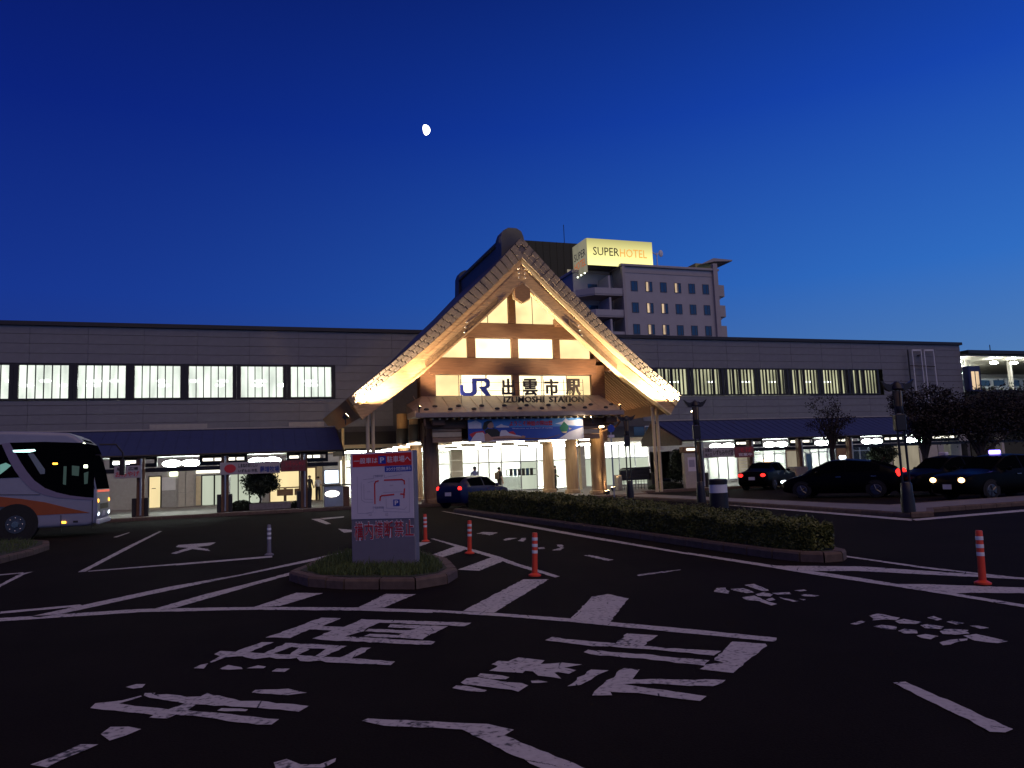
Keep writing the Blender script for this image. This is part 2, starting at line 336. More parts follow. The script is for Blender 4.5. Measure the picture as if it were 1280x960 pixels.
A['hotelgreen'] = mat('olive_render', (.40, .40, .16), .8)
# hotelletter
A['e_ceil2'] = emat('porch_ceiling_light', (1, .92, .74), 11)
A['e_coold2'] = emat('faint_painted_reflection', (.30, .50, .48), .10)
A['carved'] = mat('carved_dark_wood', (.13, .07, .035), .75, scale=7, noise=.5, bump=.9, c2=(.30, .18, .09))
A['woodd'] = mat('dark_stained_wood', (.09, .05, .028), .75, scale=5, noise=.3)
A['e_plat'] = emat('platform_lamp', (.92, 1, .95), 90)
MARKS = [
('line',[(2.027,16.939),(2.024,16.37),(-0.392,13.612),(-1.387,12.406),(-2.271,11.261),(-2.489,11.151),(-2.606,11.28),(-2.161,11.878),(-1.191,13.151),(-0.15,14.057)]),
('line',[(-2.183,11.996),(-2.1,11.806),(-3.058,11.764),(-3.108,11.953)]),
('line',[(1.777,15.125),(1.754,14.69),(0.471,13.175),(-0.892,10.93),(-1.196,10.922),(-0.658,11.858),(0.161,13.022),(0.764,13.945)]),
('line',[(0.618,11.315),(0.955,11.057),(0.366,10.286),(0.041,10.358)]),
('line',[(1.737,10.475),(2.081,10.216),(1.538,9.441),(1.217,9.545)]),
('line',[(-3.221,11.41),(-2.953,11.368),(-1.333,11.102),(0.08,10.398),(1.275,9.617),(2.031,8.99),(1.985,8.79),(1.247,9.408),(0.078,10.179),(-1.3,10.829),(-2.881,11.097),(-3.143,11.139)]),
('line',[(2.025,8.985),(2.642,8.369),(3.225,7.684),(3.531,7.279),(4.022,6.598),(4.485,5.912),(4.376,5.792),(3.921,6.436),(3.424,7.128),(3.133,7.546),(2.59,8.208),(1.992,8.84)]),
('line',[(3.783,10.685),(4.095,10.47),(2.608,8.423),(2.322,8.709)]),
('line',[(3.992,8.783),(4.245,8.847),(4.304,8.422),(3.458,7.227),(3.192,7.612)]),
('line',[(3.229,14.613),(4.111,16.041),(4.26,16.325),(4.264,15.518),(4.056,15.107),(3.159,13.929)]),
('line',[(3.528,17.86),(3.99,17.585),(3.567,16.801),(3.312,16.779)]),
('line',[(3.231,12.356),(4.27,13.748),(4.323,13.116),(3.492,12.003)]),
('line',[(4.18,18.485),(4.249,18.422),(4.331,16.027),(4.386,13.7),(4.33,12.529),(4.341,10.652),(4.242,10.584),(4.197,12.265),(4.228,13.479),(4.202,15.736)]),
('line',[(7.516,31.208),(7.578,30.879),(7.534,20.688),(7.427,16.575),(7.374,12.018),(7.248,11.816),(7.198,16.194),(7.253,20.105)]),
('line',[(7.409,12.083),(7.499,9.968),(7.538,9.072),(7.591,8.222),(7.574,7.631),(7.584,6.905),(7.563,5.923),(7.547,5.527),(7.426,5.441),(7.436,5.827),(7.447,6.819),(7.412,7.512),(7.319,8.868),(7.314,9.727),(7.259,11.841)]),
('line',[(7.455,9.847),(7.83,9.531),(8.405,9.032),(8.755,8.196),(9.18,7.148),(9.322,6.781),(9.156,6.664),(9.049,7.048),(8.479,7.986),(8.047,8.705),(7.566,9.051)]),
('line',[(7.534,7.633),(7.866,7.383),(8.001,7.218),(8.509,6.639),(8.742,6.371),(8.394,6.125),(8.179,6.389),(7.758,6.704),(7.577,6.757),(7.613,6.931)]),
('line',[(4.283,4.399),(4.377,4.373),(4.15,3.4),(4.064,3.382),(4.008,3.419)]),
('line',[(9.122,10.125),(9.022,8.503),(9.134,7.113),(9.042,7.043),(8.899,8.389),(9.003,9.996)]),
('worn',[(5.523,19.073),(5.808,19.417),(6.047,18.909),(5.641,18.286)]),
('worn',[(5.508,16.903),(5.76,17.245),(5.93,17.087),(5.518,16.687)]),
('worn',[(5.708,16.38),(6.014,17.009),(6.097,16.931),(5.755,16.139)]),
('worn',[(5.535,14.72),(5.694,14.75),(5.585,14.41),(5.445,14.422)]),
('worn',[(5.57,14.011),(5.901,14.41),(6.068,14.997),(6.162,14.916),(5.966,14.355),(5.709,13.947)]),
('worn',[(5.721,12.862),(5.832,12.861),(5.865,11.929),(5.734,11.877)]),
('worn',[(5.312,10.111),(5.651,10.241),(6.149,10.241),(5.597,10.078),(5.312,10.029)]),
('line',[(0.696,5.251),(0.739,5.287),(0.835,5.218),(1.22,4.96),(1.429,4.824),(1.545,4.655),(1.461,4.593),(1.567,4.266),(1.707,3.867),(1.489,3.968),(1.251,4.797),(1.164,4.865),(0.814,5.089)]),
('line',[(-3.048,16.47),(-2.927,16.497),(-2.77,28.432),(-2.865,28.527),(-3.011,21.787)]),
('line',[(-2.897,16.591),(-1.376,16.759),(-1.356,16.51),(-2.87,16.433)]),
('line',[(-3.968,14.773),(-3.994,15.31),(-4.103,16.996),(-3.948,17.206),(-3.989,16.803),(-3.893,14.926),(-3.861,14.379)]),
('line',[(-4.609,17.129),(-4.48,17.15),(-4.116,17.233),(-4.075,17.066),(-4.43,16.96),(-4.55,16.913)]),
('line',[(-3.993,26.642),(-3.824,28.98),(-3.783,28.512),(-3.86,26.517)]),
('line',[(-1.376,16.754),(0.449,16.997),(0.44,16.655),(-1.349,16.433)]),
('line',[(2.263,30.713),(2.587,30.639),(2.639,26.879),(2.462,26.828)]),
('line',[(2.613,30.935),(3.591,31.423),(3.487,30.517),(2.672,29.905)]),
('line',[(2.581,24.225),(2.892,23.309),(2.789,22.485),(2.55,22.369)]),
('glyph',[(-1.695,19.283),(-1.423,20.576),(-1.735,21.079),(-1.74,21.704),(-0.83,21.832),(-0.934,20.881),(-1.246,20.662),(-0.93,19.819),(-0.859,19.218),(-1.303,20.131),(-1.569,19.082)]),
('worn',[(-1.207,5.324),(-1.064,5.477),(-0.991,5.58),(-0.889,5.532),(-0.945,5.451),(-1.018,5.362),(-1.101,5.233)]),
('worn',[(0.134,4.733),(0.204,4.752),(0.267,4.636),(0.368,4.589),(0.467,4.646),(0.461,4.596),(0.385,4.521),(0.142,4.634)]),
('line',[(17.717,29.934),(17.307,26.213),(15.427,14.765),(14.969,14.333),(16.652,25.229),(17.151,28.983)]),
('line',[(15.427,14.765),(19.583,15.031),(21.94,15.182),(21.348,14.777),(18.954,14.554),(15.114,14.352)]),
('glyph',[(0.171,8.365),(0.773,9.185),(0.981,9.029),(0.741,8.652),(0.964,8.493),(0.827,8.358),(0.609,8.553),(0.389,8.21)]),
('glyph',[(0.966,8.507),(1.197,8.836),(2.228,7.995),(2.12,7.853),(1.343,8.529),(1.163,8.292),(1.115,8.151),(0.904,7.991),(1.667,7.304),(1.599,7.19),(0.66,7.963),(0.592,8.051),(0.828,8.371)]),
('glyph',[(1.436,8.36),(1.946,7.954),(1.581,7.466),(1.08,7.904),(1.148,7.984),(1.407,7.771),(1.468,7.828),(1.126,8.144),(1.163,8.263),(1.557,7.953),(1.622,8.014),(1.373,8.228)]),
('glyph',[(-0.305,7.817),(-0.26,7.929),(-0.136,7.828),(-0.014,7.74),(0.128,7.62),(0.214,7.551),(0.415,7.39),(0.619,7.197),(0.739,7.122),(0.848,7.024),(1.179,6.715),(1.119,6.621),(0.727,6.909),(0.629,6.985),(0.587,7.08),(0.492,7.082),(0.422,7.144),(0.398,7.281),(0.344,7.275),(0.229,7.336),(0.178,7.425),(0.039,7.423),(-0.035,7.539),(-0.057,7.603),(-0.207,7.632),(-0.317,7.465),(-0.333,7.498),(-0.252,7.708)]),
('glyph',[(-0.136,7.828),(0.119,8.159),(0.223,8.083),(-0.02,7.732)]),
('glyph',[(0.128,7.63),(0.337,7.977),(0.46,7.879),(0.198,7.56)]),
('glyph',[(0.337,7.983),(0.674,7.713),(0.866,7.549),(0.836,7.486),(0.67,7.521),(0.39,7.754)]),
('glyph',[(0.347,7.458),(0.451,7.72),(0.558,7.616),(0.416,7.379)]),
('glyph',[(0.557,7.271),(0.682,7.526),(0.863,7.539),(0.625,7.194),(0.618,7.188)]),
('glyph',[(0.749,7.107),(0.988,7.413),(1.078,7.353),(0.848,7.024)]),
('glyph',[(-0.25,7.194),(-0.178,7.319),(-0.064,7.174),(-0.053,7.104),(-0.164,7.135)]),
('glyph',[(0.175,6.894),(0.217,6.97),(0.326,6.913),(0.272,6.817)]),
('glyph',[(-0.456,7.335),(-0.407,7.44),(-0.347,7.456),(-0.368,7.279)]),
('glyph',[(-0.023,7.097),(0.068,7.164),(0.134,7.083),(0.118,7.032)]),
('glyph',[(-1.089,6.441),(-1.08,6.56),(-0.972,6.549),(-0.898,6.545),(-0.779,6.625),(-0.766,6.595),(-0.904,6.467),(-0.778,6.338),(-0.677,6.262),(-0.544,6.138),(-0.436,6.238),(-0.365,6.171),(-0.41,6.054),(-0.394,6.009),(-0.446,5.939),(-0.481,5.98),(-0.532,5.911),(-0.653,5.988),(-0.63,6.041),(-0.677,6.088),(-0.797,6.189),(-0.907,6.293),(-0.993,6.348)]),
('glyph',[(-0.761,6.615),(-0.759,6.687),(-0.681,6.647),(-0.686,6.592),(-0.6,6.568),(-0.495,6.481),(-0.449,6.416),(-0.342,6.376),(-0.305,6.456),(-0.266,6.379),(-0.215,6.326),(-0.051,6.12),(0.397,5.754),(0.319,5.652),(0.017,5.905),(-0.351,6.165),(-0.436,6.233),(-0.576,6.383),(-0.713,6.529)]),
('glyph',[(-0.409,6.046),(-0.381,6.008),(-0.246,5.907),(-0.048,5.743),(0.187,5.536),(0.134,5.44),(0.047,5.493),(-0.141,5.651),(-0.22,5.758),(-0.374,5.898),(-0.446,5.939)]),
('glyph',[(-0.214,5.933),(-0.19,5.982),(-0.056,5.903),(-0.009,5.856),(-0.022,5.821),(-0.161,5.889)]),
('glyph',[(-0.929,6.938),(-0.861,6.997),(-0.787,6.959),(-0.8,6.857),(-0.865,6.859)]),
('glyph',[(0.019,6.307),(0.048,6.365),(0.279,6.285),(0.373,6.141),(0.407,6.104),(0.271,6.108),(0.09,6.237)]),
('glyph',[(-0.909,5.755),(-0.871,5.885),(-0.762,5.832),(-0.669,5.738),(-0.748,5.647),(-0.836,5.586)]),
('glyph',[(1.891,6.234),(1.985,6.322),(2.049,6.265),(2.169,6.353),(2.335,6.149),(2.254,6.055),(2.441,6.009),(2.557,5.88),(2.389,5.86),(2.447,5.744),(2.351,5.671),(2.294,5.762),(2.261,5.758),(2.241,5.57),(2.197,5.651),(2.115,5.733),(2.125,5.871),(2.078,5.917),(2.027,5.861),(1.818,6.053),(1.898,6.119),(1.93,6.169)]),
('glyph',[(1.685,5.937),(1.732,6.002),(1.866,5.875),(1.9,5.794),(1.856,5.754),(1.748,5.825)]),
('glyph',[(1.522,5.819),(1.593,5.914),(1.679,5.9),(1.809,5.702),(1.932,5.597),(1.952,5.513),(1.832,5.397),(1.799,5.466),(1.613,5.675),(1.532,5.765)]),
('glyph',[(1.425,5.721),(1.47,5.771),(1.54,5.724),(1.642,5.546),(1.614,5.518),(1.527,5.576)]),
('glyph',[(2.015,5.629),(2.071,5.619),(2.121,5.537),(2.062,5.541),(2.003,5.571)]),
('glyph',[(2.205,5.365),(2.551,5.71),(2.657,5.625),(2.304,5.351)]),
('glyph',[(2.27,5.077),(2.388,5.229),(2.801,5.617),(2.893,5.518),(2.704,5.321),(3.303,4.984),(3.235,4.923),(3.131,4.9),(2.687,5.196),(2.59,5.22),(2.742,5.007),(2.96,4.706),(2.861,4.635),(2.727,4.796),(2.577,4.989),(2.424,5.095),(2.394,5.022)]),
('glyph',[(2.611,6.836),(2.709,6.924),(2.972,6.588),(3.119,6.425),(3.408,6.716),(3.608,6.514),(3.298,6.207),(3.433,6.038),(3.769,5.726),(3.637,5.628),(3.542,5.737),(3.245,6.097),(2.898,6.428)]),
('glyph',[(2.739,6.258),(2.81,6.322),(2.832,6.286),(3.203,5.892),(3.518,5.525),(3.387,5.409),(3.129,5.761),(2.771,6.155),(2.773,6.139)]),
('glyph',[(3.544,5.511),(4.066,5.978),(4.254,5.775),(4.214,5.702),(3.947,5.489),(3.763,5.367),(3.473,5.116),(3.306,5.326),(3.42,5.418),(3.582,5.41)]),
('worn',[(5.427,8.308),(5.607,8.512),(5.722,8.484),(5.556,8.18),(5.483,8.097)]),
('worn',[(5.7,8.357),(5.872,8.337),(5.833,8.133),(5.78,7.991),(5.68,8.012),(5.67,8.24)]),
('worn',[(6.018,8.529),(6.174,8.524),(6.12,8.268),(6.01,8.017),(5.921,7.987),(5.946,8.196),(5.992,8.4)]),
('worn',[(5.734,7.892),(5.899,7.957),(5.876,7.759),(5.771,7.678),(5.69,7.795)]),
('worn',[(5.476,7.808),(5.652,7.819),(5.606,7.646),(5.532,7.239),(5.408,7.208),(5.488,7.488),(5.406,7.616)]),
('worn',[(5.932,7.85),(6.031,7.829),(6.149,7.795),(6.073,7.674),(5.923,7.728)]),
('worn',[(6.113,7.565),(6.2,7.592),(6.271,7.423),(6.171,7.39),(6.088,7.475)]),
('worn',[(6.258,7.856),(6.402,7.851),(6.373,7.763),(6.268,7.761)]),
('worn',[(5.602,7.531),(5.739,7.601),(5.685,7.478),(5.591,7.446)]),
('worn',[(5.816,7.592),(5.844,7.417),(5.843,7.265),(5.77,7.259),(5.768,7.426)]),
('worn',[(5.939,7.38),(5.977,7.31),(5.917,7.271)]),
('worn',[(5.88,6.257),(6.012,6.303),(6.044,6.039),(5.927,5.976),(5.85,6.052),(5.73,6.068)]),
('worn',[(5.872,5.947),(6.015,5.978),(6.043,5.787),(5.939,5.745),(5.823,5.842)]),
('worn',[(5.533,5.866),(5.654,5.889),(5.723,5.777),(5.62,5.676),(5.551,5.736)]),
('worn',[(5.578,5.619),(5.694,5.654),(5.741,5.56),(5.645,5.463),(5.542,5.508)]),
('worn',[(5.568,5.398),(5.682,5.416),(5.703,5.29),(5.553,5.24),(5.527,5.316)]),
('worn',[(5.932,5.692),(6.031,5.706),(6.053,5.551),(5.953,5.485),(5.86,5.579)]),
('worn',[(5.866,5.422),(5.997,5.48),(6.109,5.349),(5.999,5.249),(5.862,5.263),(5.797,5.332)]),
('worn',[(5.898,5.211),(6.053,5.206),(6.038,5.01),(6.025,4.9),(5.897,4.885),(5.823,5.042)]),
('worn',[(5.517,5.125),(5.674,5.154),(5.84,5.122),(5.776,5.068),(5.467,5.039)]),
('worn',[(6.257,5.912),(6.369,5.949),(6.321,5.797),(6.228,5.776)]),
('worn',[(6.245,5.691),(6.327,5.695),(6.328,5.569),(6.222,5.559)]),
('worn',[(6.268,5.462),(6.338,5.442),(6.329,5.323),(6.231,5.326)]),
('worn',[(5.447,6.061),(5.633,6.126),(5.653,6.076),(5.464,6.0)]),
]

# ------------------------------------------------------------------ ground, markings, kerbs
g = MB(); N = 24
for i in range(N):
    for j in range(N):
        x0 = -300+i*30; y0 = -120+j*30
        g.add([(x0, y0, 0), (x0+30, y0, 0), (x0+30, y0+30, 0), (x0, y0+30, 0)], [(0, 1, 2, 3)])
ground = g.build('ground', A['asphalt'], kind='structure', fix=False); bm = bmesh.new(); bm.from_mesh(ground.data); bmesh.ops.remove_doubles(bm, verts=bm.verts[:], dist=.001); bm.to_mesh(ground.data); bm.free()
for k, (kind, pts) in enumerate(MARKS):
    q_ = []
    for (ax_, ay_), (bx_, by_) in zip(pts, pts[1:]+pts[:1]):          # uneven painted edge
        L_ = math.hypot(bx_-ax_, by_-ay_); n_ = max(1, min(60, int(L_/.07)))
        for j in range(n_):
            t_ = j/n_; e_ = (.010 if kind == 'line' else .016 if kind == 'glyph' else .026)*min(1, L_*2); q_.append((ax_+(bx_-ax_)*t_+R_.uniform(-e_, e_), ay_+(by_-ay_)*t_+R_.uniform(-e_, e_)))
    mb = MB(); mb.poly([(x, y, .004+.0008*(k % 5)) for x, y in q_])
    o = mb.build('painted_line' if kind == 'line' else 'painted_character_stroke', A['paint' if kind != 'worn' else 'paintw'], ground, fix=False)
    bm = bmesh.new(); bm.from_mesh(o.data); 
    for f in bm.faces:
        f.normal_update()
        if f.normal.z < 0: f.normal_flip()
    bmesh.ops.triangulate(bm, faces=bm.faces[:]); bm.to_mesh(o.data); bm.free()

def offset_poly(P, d):
    n = len(P); out = []
    for i in range(n):
        a, b, c = Vector(P[i-1]), Vector(P[i]), Vector(P[(i+1) % n])
        e1 = (b-a).normalized(); e2 = (c-b).normalized(); n1 = Vector((-e1.y, e1.x)); n2 = Vector((-e2.y, e2.x))
        mm = (n1+n2); mm = mm/max(.35, mm.dot(n1)) if mm.length > 1e-6 else n1
        out.append(b+mm*d)
    return out
def island(name, P, h, kw, top, stone=.6, zt=None, kind='structure', mat_k=None):
    if sum(P[i][0]*P[(i+1) % len(P)][1]-P[(i+1) % len(P)][0]*P[i][1] for i in range(len(P))) < 0: P = P[::-1]
    I = offset_poly(P, kw)
    mb = MB(); mb.prism([tuple(v) for v in I], 'z', .002, zt if zt else h-.02)
    o = mb.build(name, top, kind=kind)
    for i in range(len(P)):
        a, b = Vector(P[i]), Vector(P[(i+1) % len(P)]); ia, ib = I[i], I[(i+1) % len(P)]
        n = max(1, round((b-a).length/stone))
        for k in range(n):
            e = .012/max(.05, (b-a).length/n)
            t0, t1 = (k+e)/n, (k+1-e)/n; hh = h+R_.uniform(-.006, .006)
            A0, A1, B0, B1 = a.lerp(b, t0), a.lerp(b, t1), ia.lerp(ib, t0), ia.lerp(ib, t1)
            q = MB(); A0t, A1t = A0.lerp(B0, .14), A1.lerp(B1, .14)
            q.add([(*A0, .003), (*A1, .003), (*B1, .003), (*B0, .003), (*A0, hh-.035), (*A1, hh-.035), (*A0t, hh), (*A1t, hh), (*B1, hh), (*B0, hh)],
                  [(0, 1, 5, 4), (4, 5, 7, 6), (6, 7, 8, 9), (8, 2, 3, 9)][:3]+[(2, 3, 9, 8), (0, 4, 6, 9, 3), (1, 2, 8, 7, 5)])
            q.build('kerb_stone', mat_k or A['kerb'], o)
    return o
sign_isl = island('traffic_island', [(.59, 12.73), (.82, 11.82), (1.27, 11.26), (2.18, 10.66), (2.7, 10.91), (3.0, 11.47), (3.21, 12.91), (3.05, 14.45), (1.9, 15.35), (1.21, 14.4)], .15, .16, A['soil'], .45, .155)
left_isl = island('traffic_island', [(-5.12, 19.56), (-4.93, 21.5), (-4.93, 23.04), (-5.27, 24.6), (-6.2, 25.8), (-8, 26.2), (-14, 26.2), (-14, 19.2)], .14, .16, A['soil'], .5, .15)
median = island('median', [(7.95, 12.45), (7.99, 10.5), (8.08, 9.95), (8.3, 9.66), (8.62, 9.62), (8.9, 9.85), (9.12, 10.5), (9.5, 12), (10.0, 15), (10.05, 20), (9.8, 29.6), (7.65, 29.6), (7.95, 19.6)], .15, .17, A['soil'], .6, .14)
strip_isl = island('pavement', [(15.7, 15.6), (15.75, 15.1), (16.3, 14.9), (17.5, 16.0), (40, 16.4), (40, 18.2), (18.0, 18.0), (17.9, 20), (18.8, 34.2), (17.1, 34.2), (16.75, 26), (16.2, 20)], .13, .17, A['pave'], .6, .128)
station_pave = island('pavement', [(-40, 37.5), (6, 37.5), (7.2, 35.5), (12.6, 35.45), (17.0, 34.35), (19.0, 34.35), (20.5, 37.5), (62, 37.5), (62, 56.5), (-40, 56.5)], .15, .18, A['pave'], 1.2, .148)

# grass on the islands (nobody could count it)
def grass(name, P, n, h, label, z=.15):
    xs = [p[0] for p in P]; ys = [p[1] for p in P]; v = []; f = []
    def inside(x, y):
        c = False
        for i in range(len(P)):
            (x1, y1), (x2, y2) = P[i], P[i-1]
            if (y1 > y) != (y2 > y) and x < (x2-x1)*(y-y1)/(y2-y1)+x1: c = not c
        return c
    k = 0
    while k < n:
        x = R_.uniform(min(xs), max(xs)); y = R_.uniform(min(ys), max(ys))
        if not inside(x, y): continue
        k += 1; a = R_.uniform(0, 6.28); hh = h*R_.uniform(.3, 1.25)*(1.6 if R_.random() < .04 else 1); wd = R_.uniform(.006, .014); l = R_.uniform(0, .6)*hh
        dx, dy = math.cos(a), math.sin(a); b = len(v)
        v += [(x-dy*wd, y+dx*wd, z), (x+dy*wd, y-dx*wd, z), (x+dx*l*.4, y+dy*l*.4, z+hh*.6), (x+dx*l, y+dy*l, z+hh)]
        f += [(b, b+1, b+2), (b+1, b+3, b+2)]
    me = bpy.data.meshes.new(name); me.from_pydata(v, [], f); me.materials.append(A['grass'])
    o = bpy.data.objects.new(name, me); col.objects.link(o); return tag(o, label, 'grass', kind='stuff')
grass('grass', [(.85, 12.6), (1.0, 11.9), (1.4, 11.5), (2.15, 10.95), (2.6, 11.1), (2.8, 11.6), (2.95, 12.9), (2.85, 14.2), (1.95, 15), (1.4, 14.3)], 9000, .11, 'rough green grass growing round the foot of the parking map board')
grass('grass', [(-5.35, 19.8), (-5.15, 21.5), (-5.2, 23), (-5.5, 24.4), (-6.3, 25.5), (-8, 25.9), (-13.5, 25.9), (-13.5, 19.6)], 9000, .10, 'short dark grass on the kerbed island below the white coach')

# clipped hedge on the median
def leaf_cloud(mb_v, mb_f, x, y, z, s, tilt=1.0):
    a = R_.uniform(0, 6.28); t = R_.uniform(-1, 1)*tilt; c = Vector((x, y, z))
    u = Vector((math.cos(a)*math.cos(t), math.sin(a)*math.cos(t), math.sin(t))); v_ = u.cross(Vector((R_.uniform(-1, 1), R_.uniform(-1, 1), R_.uniform(.1, 1)))).normalized()
    b = len(mb_v); mb_v += [c-u*s, c+v_*s*.5, c+u*s, c-v_*s*.5]; mb_f.append((b, b+1, b+2, b+3))
hedge = empty('hedge', (8.9, 20, .14), 'long low clipped green hedge filling the kerbed median', 'hedge')
v, f = [], []
def hx(y): return 8.2+max(0, 10.3-y)*.5, min(9.55, 8.75+(y-9.9)*.27)
for k in range(62000):
    y = 9.95+19.4*(R_.random()**1.55); x0, x1 = hx(y); top = min(.72, .50+max(0, y-10)*.016)+.035*math.sin(y*3.1)+.03*math.sin(y*7.7+1)+.02*math.sin(y*17)
    q = R_.random(); e = R_.gauss(0, .035)
    if q < .45: x, z = x0+abs(e)*.6-.02+.03*math.sin(y*5), R_.uniform(.16, top)
    elif q < .80: x, z = R_.uniform(x0, x1), top+e*.7
    elif q < .92: x, z = x1-abs(e), R_.uniform(.16, top)
    else:
        x, z = R_.uniform(x0, x1), R_.uniform(.16, top)
    if R_.random() < .02: z = min(z+.06, top+.10)
    leaf_cloud(v, f, x, y, z, R_.uniform(.018, .042) if y < 17 else R_.uniform(.03, .06))
mb = MB(); mb.add(v, f); fo = mb.build('foliage', A['leaf'], hedge, fix=False); fo['kind'] = 'stuff'
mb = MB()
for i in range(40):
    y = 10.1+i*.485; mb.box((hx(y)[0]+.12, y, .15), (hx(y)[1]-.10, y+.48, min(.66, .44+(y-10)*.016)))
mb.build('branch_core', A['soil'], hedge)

# ------------------------------------------------------------------ station building (two wings on the plane Y = 50)
YW = 50.0
stn = empty('station_building', (0, YW, 0), 'long pale panelled station building with a lit band of upper windows and blue lower roofs', 'station')
mb = MB()
for x0, x1 in ((-32, 5.6), (27.6, 59.6)):
    mb.box((x0, YW+.06, 4.4), (x1, YW+.5, 6.62)); mb.box((x0, YW+.06, 8.78), (x1, YW+.5, 11.0))
mb.box((5.6, YW+.06, 4.4), (27.6, YW+.5, 11.0)); mb.box((59.3, YW+.06, 0.2), (59.6, YW+16, 11.0)); mb.box((-32.3, YW+.06, .2), (-32.0, YW+16, 11.0))
mb.box((-32, YW+15.8, .2), (59.6, YW+16.1, 11.0)); mb.box((-32, YW+.5, 10.8), (59.3, YW+15.8, 10.98))
mb.build('wall_core', A['panelback'], stn)
mb = MB(); mb.box((-32.2, YW-.14, 11.0), (59.75, YW+.5, 11.24)); mb.build('parapet_cap', A['frame'], stn)
# facing panels, one by one
rowsU = [(8.80, 9.36), (9.375, 9.935), (9.95, 10.50), (10.515, 10.99)]; rowsL = [(4.78, 5.22), (5.235, 5.77), (5.785, 6.31), (6.325, 6.60)]
PANEL = {}
def panel(x0, x1, z0, z1):
    key = (round(x1-x0, 2), round(z1-z0, 2))
    if key not in PANEL:
        m_ = MB(); m_.bbox((0, 0, 0), (key[0], .055, key[1]), .008); o = m_.build('wall_panel', A['panel'], None, local=True); PANEL[key] = o.data; bpy.data.objects.remove(o)
    inst(PANEL[key], 'wall_panel', stn, (x0, YW+R_.uniform(-.003, .003), z0))
def panel_run(x0, x1, rows, pw=3.0, off=0):
    for r, (z0, z1) in enumerate(rows):
        x = x0
        while x < x1-.05:
            xe = min(x+pw, x1); panel(x+.006, xe-.006, z0, z1); x = xe
panel_run(-15, 12.0, rowsU); panel_run(20.0, 59.55, rowsU, 3.05)
panel_run(-15, 9.0, rowsL); panel_run(27.6, 59.55, rowsL, 3.05)
panel_run(5.28, 9.0, [(6.62, 7.18), (7.2, 7.75), (7.77, 8.28), (8.30, 8.78)]); panel_run(50.6, 59.55, [(6.62, 7.18), (7.2, 7.75), (7.77, 8.28), (8.30, 8.78)], 3.05)
# upper windows: frame, mullions and panes; fluorescent tubes inside
def window(x0, x1, z0, z1, n, side, gap=.0):
    m_ = MB()
    m_.box((x0-.23, YW-.05, z0-.10), (x0, YW+.14, z1+.10)); m_.box((x1, YW-.05, z0-.10), (x1+.22, YW+.14, z1+.10))
    m_.box((x0, YW-.05, z0-.10), (x1, YW+.14, z0)); m_.box((x0, YW-.05, z1), (x1, YW+.14, z1+.10))
    fr = m_.build('window', A['frame'], stn)
    wd = (x1-x0)/n
    for k in range(n):
        a, b = x0+k*wd, x0+(k+1)*wd
        if side == 'L':
            q = MB(); q.box((a+.028, YW+.05+R_.uniform(0, .02), z0), (b-.028, YW+.07, z1)); q.build('pane', A['e_left'], fr)
        else:
            fr_ = .5+.38*math.sin(k*2.3+x0) if k % 2 else .8
            q = MB(); q.box((a+.02, YW+.06, z0), (a+.02+(wd-.05)*max(.3, fr_), YW+.075, z1)); q.build('pane', A['e_right'], fr)
            if fr_ < .75:
                q = MB(); q.box((a+.03+(wd-.05)*max(.3, fr_), YW+.03, z0), (b-.02, YW+.05, z1)); q.build('blind_slat', A['frame'], fr)
        if k:
            q = MB(); q.box((a-.028, YW+.0, z0), (a+.028, YW+.12, z1)) if side == 'L' else q.box((a-.04, YW-.02, z0), (a+.02, YW+.12, z1)); q.build('mullion', A['frame'], fr)
    return fr
LX = [-18.5+3.0*k for k in range(8)]
for x in LX: window(x-.0, x+2.54, 6.73, 8.67, 6, 'L')
RX = [29.05-3.06*1, 29.05]+[29.05+3.06*k for k in range(1, 7)]
for x in RX[1:]: window(x, x+2.5, 6.76, 8.69, 8, 'R')
window(26.0, 28.6, 6.76, 8.69, 8, 'R')
# platform rooms behind the windows
mb = MB()
for x0, x1 in ((-20, 5.2), (25.8, 50.5)):
    mb.box((x0, YW+.5, 6.3), (x1, YW+9, 6.45)); mb.box((x0, YW+.5, 9.3), (x1, YW+9, 9.4)); mb.box((x0, YW+8.8, 6.45), (x1, YW+9, 9.3))
mb.build('platform_room', A['whitew'], stn)
for k in range(13):
    for dz, dy in ((7.9, 1.2), (7.75, 2.2)):
        x = -19+1.9*k+R_.uniform(-.5, .5)
        if R_.random() < .25 : continue
        q = MB(); q.ell((x+.3, YW+dy, dz), (R_.uniform(.22, .5), .1, .11), 12, 8); q.build('fluorescent_tube', A['e_tube'], stn)
for k in range(8):
    x = 26.6+3.06*k+R_.uniform(-.3, .9); q = MB(); q.tube([(x, YW+4, 8.2), (x+.8, YW+4, 8.2)], .06, 8); q.build('fluorescent_tube', A['e_tube'], stn)
# small plates on the left wall
for a, b in ((187, 259), (361, 405)):
    p = on_wall(a, 530, YW-.08); q_ = on_wall(b, 530, YW-.08)
    q = MB(); q.box((p.x, YW-.10, 4.78), (q_.x, YW-.01, 5.12)); q.build('vent_plate', A['greyw'], stn)
